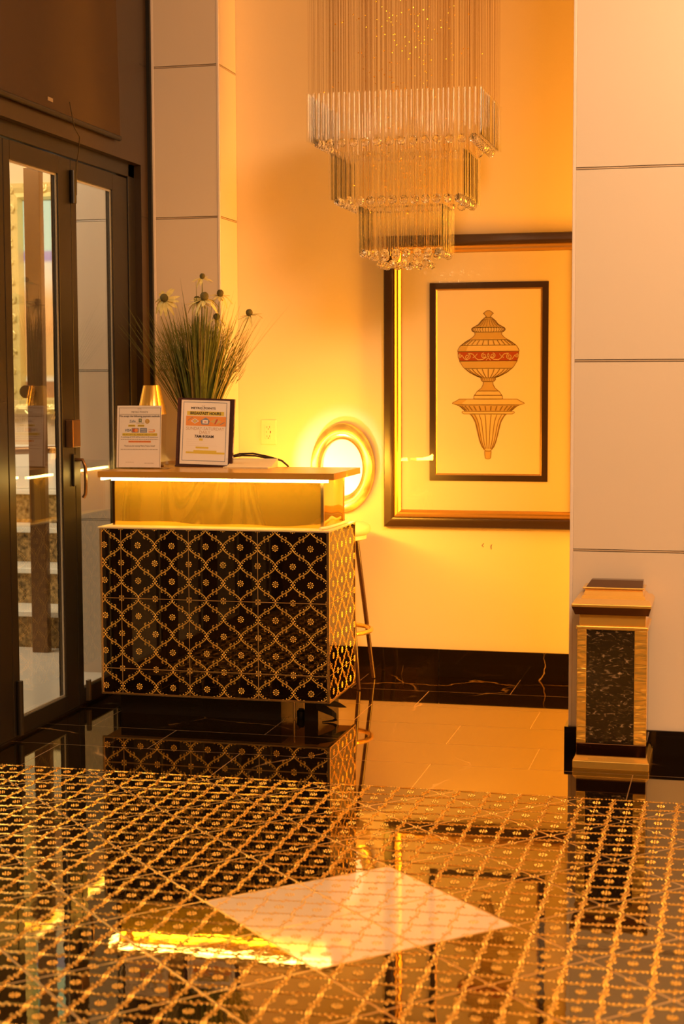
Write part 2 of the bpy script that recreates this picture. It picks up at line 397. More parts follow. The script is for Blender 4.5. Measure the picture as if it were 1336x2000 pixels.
def tracery_mesh(x0, x1, y0, y1, zoff, extra=(), key=None, mat='gold'):
    k = (mat, round(x0, 4), round(x1, 4), round(y0, 4), round(y1, 4), zoff, key)
    if k not in _trc:
        me = bpy.data.meshes.new('gold_tracery')
        me.from_pydata([(v[0], v[1], v[2]+zoff) for v in _TR[mat].v], [], _TR[mat].f); me.materials.append(M[mat])
        clip_mesh(me, [((x0, 0, 0), (-1, 0, 0)), ((x1, 0, 0), (1, 0, 0)), ((0, y0, 0), (0, -1, 0)), ((0, y1, 0), (0, 1, 0))]+list(extra))
        _trc[k] = me
    return _trc[k]
_tlc = {}
def tile_mesh(poly, th, mat):
    k = (tuple((round(a, 4), round(b, 4)) for a, b in poly), th, mat)
    if k not in _tlc: _tlc[k] = MB().prism(poly, 0, th, 'xy').mesh('relief_tile', M[mat])
    return _tlc[k]

# ================================================================== STRUCTURE
YB = 7.65                       # rear wall
TH = 0.010
# ---- floor: mortar bed with marble tiles at the back, relief tiles laid diagonally in front
fl = B(-2.86, 2.2, -2.5, YB+0.1, -0.12, -0.0003).build('floor', M['gold_grout'])
struct(fl, 'polished black floor with marble tiles at the back and gilt relief tiles in front')
YEDGE = 5.497
g = 0.0016
rows = [(5.497, 5.865, -1.848), (5.865, 6.208, -1.479), (6.208, 6.56, -1.85), (6.56, 6.91, -1.56), (6.91, 7.262, -1.367), (7.262, 7.65, -0.99)]
for y0, y1, jx in rows:
    k0 = math.floor((-2.82-jx)/.75)
    for k in range(k0, k0+8):
        a, b = max(-2.82, jx+.75*k), min(2.2, jx+.75*(k+1))
        if b-a < .02: continue
        B(a+g, b-g, y0+g, y1-g, -TH, 0).build('marble_tile', M['marble'], fl)
D = T*2**.5
CX0, CY0 = -2.28+0.003, YEDGE-0.0539
gg = 0.0034
c45 = math.cos(PI/4)
full = [(gg, gg), (T-gg, gg), (T-gg, T-gg), (gg, T-gg)]
def clip_poly(poly, f):
    out = []
    for i in range(len(poly)):
        p, q = poly[i], poly[(i+1) % len(poly)]; a, b = f(p), f(q)
        if a <= 0: out.append(p)
        if (a < 0 < b) or (b < 0 < a):
            t = a/(a-b); out.append((p[0]+(q[0]-p[0])*t, p[1]+(q[1]-p[1])*t))
    return out
# tile origin = its bottom corner, local axes rotated 45 deg
n_relief = 0
for j in range(0, 14):
    for i in range(-4, 12):
        bx = CX0+(i+(0.5 if j % 2 else 0))*D; by = CY0-j*D/2          # bottom corner
        if not (-2.86 < bx < 1.2) or by < 2.75: continue
        if by > 3.2 and False: pass
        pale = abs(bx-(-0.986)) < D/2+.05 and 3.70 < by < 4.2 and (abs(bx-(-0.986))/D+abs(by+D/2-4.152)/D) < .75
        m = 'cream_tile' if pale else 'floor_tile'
        poly = full; extra = (); key = None
        dist = YEDGE-by                     # local (1,1)/sqrt2 direction is world +Y
        if dist < D:
            poly = clip_poly(full, lambda p: (p[0]+p[1])*c45-dist)
            extra = (((dist*c45, dist*c45, 0), (1, 1, 0)),); key = round(dist, 3)
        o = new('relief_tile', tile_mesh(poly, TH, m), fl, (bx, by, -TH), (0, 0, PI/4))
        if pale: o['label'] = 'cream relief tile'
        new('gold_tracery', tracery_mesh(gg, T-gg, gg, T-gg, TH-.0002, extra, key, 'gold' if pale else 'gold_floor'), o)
        n_relief += 1
# ---- rear wall, right alcove, column
wb = B(-2.86, 1.7, YB, YB+.12, 0, 3.9).build('wall_back', M['wall']); struct(wb, 'smooth cream rear wall washed in amber light')
# scratches in the plaster under the picture
mk = MB()
for pts in ([(-1.173, YB-.0006, .655), (-1.181, YB-.0006, .644), (-1.174, YB-.0006, .636)], [(-1.134, YB-.0006, .650), (-1.138, YB-.0006, .638), (-1.136, YB-.0006, .626)]):
    mk.tube(pts, .0014, 5)
mk.build('wall_scratch', M['slot'], wb)
sk = struct(B(-2.4, 1.7, YB-.004, YB, 0, .133).build('baseboard_back', M['dark_grout']), 'black marble skirting along the rear wall')
for a, b in ((-2.399, -1.3905), (-1.3875, -.379), (-.376, .63), (.633, 1.699)):
    B(a, b, YB-.016, YB-.004, 0, .134).build('skirting_tile', M['base_marble'], sk)
def panel_column(name, x0, x1, y0, y1, joints, top, strip, label, edge='corner', bot=0.0):
    core = B(x0+.012, x1-.012, y0+.012, y1, bot, top).build(name, M['groove']); struct(core, label)
    zs = [bot]+joints+[top]
    gp = .0052
    for k in range(len(zs)-1):
        z0 = zs[k]+(gp if k else 0); z1 = zs[k+1]-(gp if k < len(zs)-2 else 0)
        B(x0+.013, x1-.013, y0, y0+.0119, z0, z1).build('wall_panel', M['panel'], core)
        B(x1-.0119, x1, y0+.013, y1-.002, z0, z1).build('wall_panel', M['panel'], core)
        B(x0, x0+.0119, y0+.013, y1-.002, z0, z1).build('wall_panel', M['panel'], core)
    for z in joints:
        B(x0+.013, x1-.013, y0+.002, y0+.0119, z-.0026, z+.0026).build('joint_strip', M[strip], core)
        B(x1-.0119, x1-.002, y0+.013, y1-.002, z-.0026, z+.0026).build('joint_strip', M[strip], core)
    for x in (x0, x1):
        xx = (x, x+.0125) if x == x0 else (x-.0125, x)
        B(xx[0], xx[1], y0-.001, y0+.0125, bot, top).build('corner_trim', M[edge], core, bevel=.002)
    return core
RX0, RX1, RY0, RY1 = -.619, .62, 6.215, 6.70
panel_column('wall_right', RX0, RX1, RY0, RY1, [.784, 1.51, 2.234, 2.96], 3.9, 'trim', 'peach lacquered column of stacked panels on the right', bot=.094)
bb = struct(B(RX0-.002, RX1+.002, RY0-.002, RY1+.002, 0, .094).build('baseboard_right', M['dark_grout']), 'black marble skirting around the right column')
for a, b in ((RX0-.014, -.40), (-.397, .10), (.103, RX1+.014)):
    B(a, b, RY0-.014, RY0-.002, 0, .0945).build('skirting_tile', M['base_marble'], bb)
B(RX0-.014, RX0-.002, RY0-.002, RY1, 0, .0945).build('skirting_tile', M['base_marble'], bb)
panel_column('wall_left', -2.738, -2.4, 7.38, YB, [.76, 1.49, 2.215, 2.925], 3.9, 'trim', 'peach lacquered corner pier of stacked panels beside the dark wall')
# ---- dark left wall with the door opening
XL = -2.755
dk = MB(); dk.box(XL-.09, XL, 7.27, 7.60, 0, 3.9); dk.box(XL-.09, XL, 3.19, 7.27, 2.455, 3.9); dk.box(XL-.09, XL, -2.5, 3.19, 0, 3.9)
dw = dk.build('wall_left_dark', M['dark_wall']); struct(dw, 'dark brown clad wall above and around the glass doors')
B(XL, -2.737, 7.36, 7.379, 0, 3.9).build('shadow_gap', M['black'], dw)
for z in (2.215, 2.925): B(XL-.001, XL+.0006, 7.275, 7.36, z-.004, z+.004).build('joint_strip', M['bronze'], dw)
struct(B(1.7, 1.8, -2.5, YB+.1, 0, 3.9).build('wall_right_far', M['wall']))
struct(B(-2.86, 1.8, -2.6, -2.5, 0, 3.9).build('wall_front', M['dark_wall']))
struct(B(-2.86, 1.8, -2.6, YB+.1, 3.9, 4.0).build('ceiling', M['ceiling']), 'plain ceiling above the foyer')

# ---- folding glass doors (plane X = -2.8)
XD = -2.80
jb = MB(); jb.box(XD-.05, XD+.012, 7.19, 7.27, 0, 2.455); jb.box(XD-.05, XD+.012, 3.19, 7.27, 2.392, 2.455); jb.box(XD-.05, XD+.012, 3.19, 3.25, 0, 2.455)
tr = struct(jb.build('trim_1', M['bronze'], bevel=.003), 'dark bronze frame around the folding glass doors')
B(XD-.045, XD-.005, 3.25, 7.19, 0, .012).build('floor_track', M['bronze'], tr)
MB().tube([(XD+.03, 4.6, 2.470), (XD+.03, 6.50, 2.470)], .011, 10).build('top_rail', M['bronze_light'], tr, smooth=40)
leaves = [(3.25, 3.9), (3.905, 4.555), (4.56, 5.21), (5.215, 5.865), (5.87, 6.525), (6.53, 7.185)]
for n, (a, b) in enumerate(leaves):
    d = struct(thing('door_%d' % (n+1), 'x', 'door', (XD, a, 0)))
    d['label'] = ['tall glazed folding door leaf, farthest from the desk', 'tall glazed folding door leaf, second from the far end', 'tall glazed folding door leaf outside the left picture edge', 'tall glazed folding door leaf cut by the left picture edge',
                  'tall glazed folding door leaf with lever handle, left of the narrow leaf', 'tall glazed folding door leaf nearest the dark wall'][n]
    sl, sr = (.06, .125) if n == 4 else (.055, .175)
    if n == 5: sl, sr = .055, .18
    ga, gb, gz0, gz1 = a+sl, b-sr, .08, 2.312
    if n == 4: ga, gb = 5.93, 6.395
    if n == 5: ga, gb = 6.585, 7.005
    x0, x1 = XD-.03, XD+.006
    B(x0, x1, a, ga, .014, 2.386).build('stile', M['bronze'], d, bevel=.003)
    B(x0, x1, gb, b, .014, 2.386).build('stile', M['bronze'], d, bevel=.003)
    B(x0, x1, ga, gb, gz1, 2.386).build('top_rail', M['bronze'], d)
    B(x0, x1, ga, gb, .014, gz0).build('bottom_rail', M['bronze'], d)
    B(XD-.016, XD-.010, ga+.0005, gb-.0005, gz0+.0005, gz1-.0005).build('glass_pane', M['pane'], d)
    bd = MB()
    for xx in (XD-.008, ):
        bd.box(xx, xx+.006, ga+.0005, ga+.008, gz0, gz1); bd.box(xx, xx+.006, gb-.008, gb-.0005, gz0, gz1)
        bd.box(xx, xx+.006, ga+.008, gb-.008, gz0, gz0+.010); bd.box(xx, xx+.006, ga+.008, gb-.008, gz1-.010, gz1)
    bd.build('glazing_bead', M['gasket'], d)
    hx = XD+.006
    if n == 4:
        hb = B(hx, hx+.035, 6.425, 6.51, 1.155, 1.275).build('lock_box', M['bronze_light'], d, bevel=.004)
        lv = B(hx, hx+.012, 6.485, 6.515, .985, 1.125).build('handle_plate', M['bronze'], d, bevel=.004)
        MB().tube([(hx+.012, 6.50, 1.10), (hx+.045, 6.50, 1.10), (hx+.055, 6.505, 1.07), (hx+.055, 6.51, 1.0), (hx+.05, 6.515, .95), (hx+.04, 6.515, .935)], .008, 8).build('lever_handle', M['bronze_light'], lv, smooth=50)
        MB().tube([(hx+.012, 6.525, 2.20), (hx+.012, 6.525, 2.34)], .014, 10).build('hinge', M['bronze'], d, smooth=40)
        hg = MB().tube([(hx+.012, 5.90, .02), (hx+.012, 5.90, .24)], .014, 10).build('hinge', M['bronze'], d, smooth=40)
        sc = MB()
        for z in (.165, .205, .255): sc.lathe([(.006, 0), (.005, .003), (0, .004)], (0, 0, 0), 8)
        for q, (yy, z) in enumerate(((5.92, .075), (5.915, .135), (5.915, .165))):
            MB().tube([(hx, yy, z), (hx+.003, yy, z)], .005, 8).build('bolt', M['brass_trim'], d)
    if n == 5:
        B(hx, hx+.018, 6.60, 6.622, .022, .115).build('flush_bolt', M['steel'], d, bevel=.002)
# loose black wire over the head of the doors
tag(MB().tube([(XL+.034, 6.36, 2.60), (XL+.036, 6.40, 2.50), (XL+.034, 6.46, 2.47), (XL+.012, 6.50, 2.42), (XD+.02, 6.56, 2.36), (XD+.012, 6.575, 2.24)], .0022, 6).build('wire', M['cable'], smooth=60),
    'thin black wire hanging over the door head', 'wire')
# dark blind above the doors
bl = thing('roller_blind', 'dark brown fabric blind panel hanging above the glass doors', 'blind', (XL+.02, 5.9, 2.53))
MB().prism([(4.4, 2.53), (6.965, 2.53), (6.90, 3.88), (4.4, 3.88)], XL+.012, XL+.020, 'yz').build('fabric', M['dark_fabric'], bl)
MB().tube([(XL+.016, 4.4, 2.535), (XL+.016, 6.965, 2.535)], .012, 10).build('bottom_bar', M['bronze'], bl, smooth=40)
B(XL+.02, XL+.0215, 6.17, 6.22, 2.575, 2.59).build('care_tag', M['steel'], bl)

# ---- stair hall beyond the glass
struct(B(-6.6, -2.86, 0.4, 9.4, -.12, 0).build('hall_floor', M['hall_floor']), 'pale stone floor of the stair hall beyond the glass')
struct(B(-6.6, -2.86, 9.15, 9.3, 0, 3.4).build('hall_wall_back', M['hall_wall']), 'yellow end wall of the stair hall')
struct(B(-6.6, -6.5, 0.4, 9.15, 0, 3.4).build('hall_wall_left', M['hall_wall']))
struct(B(-6.6, -2.86, .3, .4, 0, 3.4).build('hall_wall_front', M['panel']))
struct(B(-2.875, -2.86, 7.27, 9.15, 0, 3.4).build('hall_wall_right', M['hall_wall']))
struct(B(-2.875, -2.86, .4, 3.19, 0, 3.4).build('hall_wall_right', M['hall_wall']))
struct(B(-6.6, -2.86, 0.4, 9.3, 3.4, 3.5).build('hall_ceiling', M['ceiling']))
panel_column('pier_reflection', -3.245, -2.90, 7.38, 7.60, [.76, 1.49, 2.215, 2.925], 3.38, 'reflection_strip', 'solid stand-in for the panelled pier reflected in the narrow door leaf', 'reflection_strip')  # added solid copy imitating the corner pier's reflection in the door glass
stp = thing('staircase', 'gold patterned stair flight with white treads behind the glass doors', 'stairs', (-4.2, 8.0, 0))
for k in range(4):
    y = 8.0+.28*k; z = .2*(k+1)
    B(-5.6, -2.9, y, 9.14, .2*k+.001, z-.03).build('riser', M['riser'], stp)
    B(-5.6, -2.9, y-.02, 9.14 if k == 3 else y+.30, z-.03, z).build('tread', M['tread'], stp, bevel=.004)

# ================================================================== RECEPTION DESK
DX0, DX1, DY0, DY1 = -2.648, -1.632, 6.43, 6.905
DZ0, DZ1, DYR = .096, .8115, 7.36
XG = -2.552; ZG = .2065
desk = thing('reception_desk', 'black and gold tiled reception desk with lit counter and brass mirror riser', 'desk', (-2.14, 6.66, 0))
cs = MB(); cs.prism([(DX0+.0045, DY0+.0045), (DX1-.0045, DY0+.0045), (DX1-.0045, DY1-.004), (-2.25, DY1-.004), (-2.25, DYR), (DX0+.0045, DYR)], DZ0+.003, DZ1-.001, 'xy')
cs.build('carcass', M['desk_grout'], desk)
tg = .0017
def tile_on(face, a0, a1, z0, z1, ta, tz):
    """tile piece covering [a0,a1]x[z0,z1]; (ta,tz) = where the full tile starts"""
    lx0, lx1, lz0, lz1 = a0-ta+tg, a1-ta-tg, z0-tz+tg, z1-tz-tg
    me = tile_mesh([(lx0, lz0), (lx1, lz0), (lx1, lz1), (lx0, lz1)], .008, 'tile')
    tm = tracery_mesh(lx0, lx1, lz0, lz1, .0079)
    if face == 'front': loc, rot = (ta, DY0+.0115, tz), (PI/2, 0, 0)
    elif face == 'right': loc, rot = (DX1-.0115, ta, tz), (PI/2, 0, PI/2)
    else: loc, rot = (DX0+.0115, ta, tz), (PI/2, 0, -PI/2)
    o = new('wall_tile', me, desk, Vector(loc)-wloc(desk), rot)
    new('gold_tracery', tm, o)
zrows = [(DZ0+.003, ZG, ZG-T), (ZG, ZG+T, ZG), (ZG+T, DZ1-.001, ZG+T)]
for z0, z1, tz in zrows:
    tile_on('front', DX0+.008, XG, z0, z1, XG-T, tz)
    for k in range(3): tile_on('front', XG+k*T, min(XG+(k+1)*T, DX1-.010), z0, z1, XG+k*T, tz)
    tile_on('right', DY0+.008, DY0+.008+T, z0, z1, DY0+.008, tz)
    tile_on('right', DY0+.008+T, DY1-.006, z0, z1, DY0+.008+T, tz)
# left face (seen mirrored in the door glass): local x runs towards -Y
for z0, z1, tz in zrows:
    for y1_, y0_ in ((7.35, 7.35-T), (7.35-T, 7.35-2*T), (7.35-2*T, 7.35-3*T)):
        if True:
            lx = T
            me = tile_mesh([(tg, z0-tz+tg), (T-tg, z0-tz+tg), (T-tg, z1-tz-tg), (tg, z1-tz-tg)], .008, 'tile')
            o = new('wall_tile', me, desk, Vector((DX0+.0115, y1_, tz))-wloc(desk), (PI/2, 0, -PI/2))
            new('gold_tracery', tracery_mesh(tg, T-tg, z0-tz+tg, z1-tz-tg, .0079), o)
B(DX0, DX0+.0075, DY0, DY0+.012, DZ0, DZ1).build('edge_trim', M['brass_trim'], desk)
B(DX1-.0095, DX1, DY0, DY0+.010, DZ0, DZ1).build('edge_trim', M['brass_trim'], desk)
B(DX1-.010, DX1, DY1-.005, DY1, DZ0, DZ1).build('edge_trim', M['brass_trim'], desk)
B(DX0, DX1, DY0, DY0+.012, DZ0-.003, DZ0+.002).build('edge_trim', M['brass_trim'], desk)
B(DX1-.012, DX1, DY0+.012, DY1, DZ0-.003, DZ0+.002).build('edge_trim', M['brass_trim'], desk)
lg = MB(); lg.box(DX0-.006, DX1+.003, DY0-.003, DY1, DZ1, DZ1+.006); lg.box(DX0-.006, -2.25, DY1, DYR, DZ1, DZ1+.006)
lg.build('ledge', M['ledge'], desk)
# plinth and feet
B(-2.585, -1.86, 6.49, 6.86, 0, DZ0+.004).build('plinth', M['plinth'], desk)
B(-1.76, -1.70, 6.50, 6.86, 0, DZ0+.004).build('plinth', M['plinth'], desk)
MB().tube([(-1.81, 6.52, .004), (-1.81, 6.52, DZ0+.004)], .006, 8).build('foot', M['brass_trim'], desk)
MB().lathe([(.018, 0), (.02, .01), (.02, .03), (.012, .036), (.012, .04)], (-1.79, 6.56, .0), 14).build('caster', M['black'], desk, smooth=40)
# riser of warped gold mirror sheet
ZR0, ZR1 = DZ1+.006, 1.0285
B(-2.623, -1.69, 6.53, 6.536, ZR0, ZR1).build('riser_panel', M['brass_sheet'], desk)
B(-2.623, -2.617, 6.536, DYR, ZR0, ZR1).build('riser_panel', M['brass_sheet'], desk)
B(-1.686, -1.680, 6.538, 6.885, ZR0, ZR1).build('riser_panel', M['brass_sheet'], desk)
B(-1.692, -1.679, 6.527, 6.539, ZR0, ZR1).build('riser_edge', M['brass_trim'], desk)
B(-1.692, -1.678, 6.882, 6.896, ZR0, ZR1).build('riser_edge', M['brass_trim'], desk)
B(-2.625, -2.615, 6.528, 6.537, ZR0, ZR1).build('riser_edge', M['brass_dark'], desk)
# counter top, L shaped
ct = MB(); ct.prism([(-2.652, 6.43), (-1.61, 6.43), (-1.61, 6.912), (-2.25, 6.912), (-2.25, DYR), (-2.652, DYR)], 1.0287, 1.0555, 'xy')
ct.build('counter_top', M['counter'], desk, bevel=.0015)
B(-2.592, -1.638, 6.436, 6.450, 1.0165, 1.0286).build('led_strip', M['led'], desk)
B(-2.646, -2.634, 6.45, DYR-.01, 1.0165, 1.0286).build('led_strip', M['led_back'], desk)
B(-2.2, -1.70, 6.888, 6.898, 1.0190, 1.0286).build('led_strip', M['led_back'], desk)

# white cable lying on the ledge
tag(MB().tube([(-1.676, 6.455, ZR0+.0066), (-1.660, 6.50, ZR0+.0066), (-1.655, 6.60, ZR0+.0066), (-1.650, 6.72, ZR0+.0066), (-1.652, 6.84, ZR0+.007), (-1.66, 6.895, ZR0+.016)], .006, 8).build('light_cable', M['rope'], smooth=60),
    'pale cable curving along the ledge at the right end of the desk', 'cable')
# black plastic film hanging under the desk
fm = MB()
pts = [(-1.69, 6.52), (-1.655, 6.50), (-1.640, 6.56), (-1.628, 6.63)]
def strip(path, w, th=.0012):
    vs = []
    for (x, y, z), ww in zip(path, w): vs += [(x, y, z-ww), (x, y, z+ww), (x+.001, y+th, z+ww), (x+.001, y+th, z-ww)]
    fs = [(0, 1, 2, 3)]
    for i in range(len(path)-1):
        a = 4*i
        for q in range(4): fs.append((a+q, a+(q+1) % 4, a+4+(q+1) % 4, a+4+q))
    fs.append(tuple(range(4*(len(path)-1), 4*len(path)))); fm.add(vs, fs)
strip([(-1.70, 6.47, .075), (-1.665, 6.475, .06), (-1.635, 6.48, .045), (-1.620, 6.49, .03), (-1.618, 6.50, .018), (-1.635, 6.50, .008), (-1.66, 6.495, .004), (-1.68, 6.49, .003)], (.018, .018, .014, .012, .009, .005, .003, .002))
strip([(-1.69, 6.50, .082), (-1.645, 6.53, .075), (-1.62, 6.56, .062), (-1.597, 6.58, .05)], (.012, .014, .010, .001))
tag(fm.build('plastic_film', M['film']), 'torn black plastic film hanging below the right end of the desk', 'film')

# ================================================================== SIGNS
def text_mesh(txt, size, x, y, z=0.0, align='CENTER', bold=0.0, sx=1.0, shear=0):
    cu = bpy.data.curves.new('t', 'FONT'); cu.body = txt; cu.size = size; cu.align_x = align; cu.align_y = 'CENTER'; cu.offset = bold
    cu.shear = shear; cu.resolution_u = 3
    ob = bpy.data.objects.new('t', cu); COL.objects.link(ob)
    dg = bpy.context.evaluated_depsgraph_get(); me = bpy.data.meshes.new_from_object(ob.evaluated_get(dg))
    vs = [(x+v.co.x*sx, -z, y+v.co.y) for v in me.vertices]; fs = [tuple(p.vertices) for p in me.polygons]
    bpy.data.objects.remove(ob); bpy.data.curves.remove(cu); bpy.data.meshes.remove(me)
    return vs, fs
def flat(poly, z): return [(a, -z, b) for a, b in poly], [tuple(range(len(poly)))]
def rect(x0, x1, y0, y1): return [(x0, y0), (x1, y0), (x1, y1), (x0, y1)]
def disc(cx, cy, r, n=20, a0=0, a1=2*PI): return [(cx+r*math.cos(a0+(a1-a0)*i/n), cy+r*math.sin(a0+(a1-a0)*i/n)) for i in range(n if a1-a0 > 6.2 else n+1)]
def ring(cx, cy, r0, r1, z, n=24):
    vs = [(cx+r*math.cos(2*PI*i/n), -z, cy+r*math.sin(2*PI*i/n)) for r in (r0, r1) for i in range(n)]
    return vs, [(i, (i+1) % n, n+(i+1) % n, n+i) for i in range(n)]
def frame_lines(x0, x1, y0, y1, w, z):
    vs = [(x, -z, y) for x, y in rect(x0, x1, y0, y1)+rect(x0+w, x1-w, y0+w, y1-w)]
    return vs, [(i, (i+1) % 4, 4+(i+1) % 4, 4+i) for i in range(4)]
class Print:
    """flat ink on paper, local x right / z up, one mesh with ink slots"""
    def __init__(s): s.mb = MB(); s.mats = []
    def ink(s, m):
        if m not in s.mats: s.mats.append(m)
        s.mb.cur = s.mats.index(m); return s
    def put(s, vf): s.mb.add(*vf); return s
    def build(s, name, parent):
        me = bpy.data.meshes.new(name); me.from_pydata(s.mb.v, [], s.mb.f)
        for m in s.mats: me.materials.append(M[m])
        me.polygons.foreach_set('material_index', s.mb.m); me.update()
        o = bpy.data.objects.new(name, me); COL.objects.link(o); o.parent = parent; return o

# ---- payment sign in a clear acrylic holder (local origin: bottom left of the holder)
W1, H1 = .232, .279
sg = thing('payment_sign', 'white payment methods notice in a clear acrylic stand, left end of the counter', 'sign', (-2.647, 6.62, 1.0557), rot=(math.radians(-5), 0, math.radians(1)))
ac = MB(); ac.box(0, W1, -.004, -.001, .004, H1); ac.box(0, W1, .0025, .005, .004, H1); 
ac.prism([(.004, .004), (.060, .004), (.022, .06)], W1-.004, W1-.001, 'yz')
ac.build('acrylic_stand', M['acrylic'], sg, local=True)
f_ = B(0, W1+.012, -.004, .075, 0, .004).build('acrylic_foot', M['acrylic'], sg, local=True); f_.rotation_euler = (math.radians(5), 0, 0)
B(.006, W1-.022, -.0008, .0002, .006, H1-.002).build('paper_sheet', M['white_print'], sg, local=True)
pr = Print(); z1, z2 = .0012, .0015
cx = .108
def Y1(py): return H1*(914-py)/(914-788.5)     # photograph row -> height on the sheet
def X1(px): return W1*(px-231.5)/(330-231.5)
pr.ink('ink_grey').put(frame_lines(X1(237.5), X1(319.5), Y1(911.5), Y1(793.5), .0022, z1))
pr.put(frame_lines(X1(274.5), X1(281), Y1(798.2), Y1(794.5), .0008, z2))
pr.put(flat(rect(X1(239), X1(317.5), Y1(806.9), Y1(806.2)), z1))
pr.ink('ink').put(text_mesh('METRO POINTS', .0095, X1(278), Y1(802.2), z2, sx=1.15))
pr.put(text_mesh('We accept the following payment methods:', .0128, X1(278.3), Y1(810.3), z2, bold=.0002, sx=.83))
pr.ink('ink_blue').put(text_mesh('Zelle', .0165, X1(264.5), Y1(820.3), z2, bold=.0003, sx=.85))
pr.ink('ink_green').put(flat(rect(X1(276.5), X1(282.3), Y1(822), Y1(815)), z1))
pr.ink('white_print').put(text_mesh('$', .012, X1(279.4), Y1(818.5), z2))
pr.ink('ink_grey').put(text_mesh('Cash App', .009, X1(279.6), Y1(823.6), z2))
pr.ink('ochre').put(flat(disc(X1(293.3), Y1(820.3), .0105), z1))
pr.ink('ochre_l').put(text_mesh('S', .0175, X1(293.3), Y1(820.3), z2, bold=.0004))
pr.ink('ink_yellow').put(flat(rect(X1(256), X1(270), Y1(831), Y1(827)), z1)).put(flat(rect(X1(274.5), X1(287.7), Y1(831), Y1(827)), z1))
pr.ink('ochre_d').put(flat(rect(X1(257), X1(269), Y1(829.7), Y1(828.6)), z2)).put(flat(rect(X1(275.5), X1(287), Y1(829.7), Y1(828.6)), z2))
pr.ink('ink_blue').put(text_mesh('VISA', .0155, X1(255.8), Y1(838.2), z2, bold=.0005, shear=.2))
pr.ink('ink_grey').put(flat(rect(X1(263), X1(277), Y1(842.6), Y1(833.5)), z1))
pr.ink('ink_red').put(flat(disc(X1(267.8), Y1(838), .0078), z2)); pr.ink('ink_orange').put(flat(disc(X1(272), Y1(838), .0078), z2+.0002))
pr.ink('ink_blue').put(flat(rect(X1(279.3), X1(293), Y1(842.6), Y1(833.5)), z1))
pr.ink('white_print').put(text_mesh('AMERICAN', .0062, X1(286.1), Y1(836.4), z2, sx=.9)).put(text_mesh('EXPRESS', .0062, X1(286.1), Y1(839.8), z2))
pr.ink('ink_red').put(text_mesh('DISCOVER', .0052, X1(300.5), Y1(837), z2, sx=.9))
pr.ink('ink_orange').put(flat(rect(X1(296), X1(305), Y1(842), Y1(839.8)), z1)).put(flat(disc(X1(305.5), Y1(838.8), .0072, 12, -PI/2, PI/2), z1))
pr.ink('ink_yellow').put(flat(rect(X1(245), X1(313), Y1(849), Y1(843.5)), z1))
pr.ink('ochre_d').put(text_mesh('WE ACCEPT ALL MAJOR CREDIT CARDS', .0098, X1(279), Y1(846.6), z2, sx=.92))
pr.ink('ink').put(text_mesh('A surcharge of 3.5% will be added to all transactions', .0090, X1(278.5), Y1(851.3), z2, sx=.9))
def scrawl(x0, x1, py, h=1.2):
    x = x0; rr = random.Random(int(py*10))
    while x < x1:
        w = rr.uniform(1.5, 5.5); w = min(w, x1-x); pr.put(flat(rect(X1(x), X1(x+w), Y1(py+h/2), Y1(py-h/2)), z2)); x += w+1.1
pr.ink('ink_grey'); scrawl(242, 315, 855.8)
pr.ink('ink_orange').put(flat(rect(X1(257), X1(301), Y1(862), Y1(858.2)), z1)); pr.ink('ink_red'); scrawl(258, 299, 860.2, 1.4)
pr.ink('ink').put(text_mesh('Thank you for visiting Metro Points Hotel!', .0096, X1(279), Y1(868.8), z2, sx=.86))
pr.ink('ink_grey'); scrawl(242, 315, 875.6)
scrawl(252, 268, 900.8, .7); scrawl(289, 308, 902.6, .7)
pr.build('printed_notice', sg)

# ---- breakfast hours sign in a dark frame
W2, H2 = .262, .305
bs = thing('breakfast_sign', 'breakfast hours notice in a dark plum framed stand, beside the payment sign', 'sign', (-2.438, 6.83, 1.0600), rot=(math.radians(-4), math.radians(1.6), 0))
bk = MB(); bk.box(-.004, W2, .004, .012, 0, H2)
bk.build('backing_board', M['plum'], bs, local=True)
fr = MB(); fr.box(-.004, .008, -.002, .004, 0, H2); fr.box(W2-.012, W2, -.002, .004, 0, H2); fr.box(.008, W2-.012, -.002, .004, H2-.008, H2)
fr.build('sign_frame', M['plum'], bs, local=True)
f_ = B(-.006, W2+.006, -.004, .07, -.0005, .006).build('stand_foot', M['plum'], bs, local=True); f_.rotation_euler = (math.radians(4), math.radians(-1.6), 0); f_.location = (0, 0, -.003)
pl = B(.014, .014+.226, -.0006, .0034, .010, .010+.290).build('paper_sheet', M['white_print'], bs, local=True)
for xa, xb in ((.000, .016), (W2-.030, W2-.004)): B(xa, xb, -.004, -.0008, .034, .042).build('clip', M['acrylic'], bs, local=True)
pr = Print(); z1, z2 = .0012, .0016
PX0, PW = .014, .226
def Y2(py): return .010+.290*(905-py)/(905-781)
def X2(px, py): return PX0+PW*(px-(360-(py-780)*.052))/95.8
def r2(xa, xb, pa, pb): return rect(X2(xa, pa), X2(xb, pa), Y2(pb), Y2(pa))
pr.ink('ink_blue').put(frame_lines(PX0+.010, PX0+PW-.012, .010+.015, .010+.290-.012, .0026, z1))
cxp = PX0+PW*.51
pr.ink('ink_grey').put(text_mesh('THE', .0085, cxp-.012, Y2(794), z2))
pr.ink('ink').put(text_mesh('METRO POINTS', .0122, cxp-.012, Y2(797.8), z2, sx=1.35, bold=.0003))
pr.ink('ink_grey').put(text_mesh('HOTEL', .006, cxp-.012, Y2(801), z2))
pr.ink('ink_yellow').put(flat(rect(PX0+.028, PX0+.201, Y2(811.5), Y2(803.8)), z1))
pr.ink('ink').put(text_mesh('BREAKFAST HOURS', .0165, PX0+.115, Y2(807.7), z2, bold=.0006, sx=1.0))
bx0, bx1 = PX0+.024, PX0+.211
pr.ink('ink_orange').put(flat(rect(bx0, bx1, Y2(831.5), Y2(813)), z1))
by = Y2(822.5)
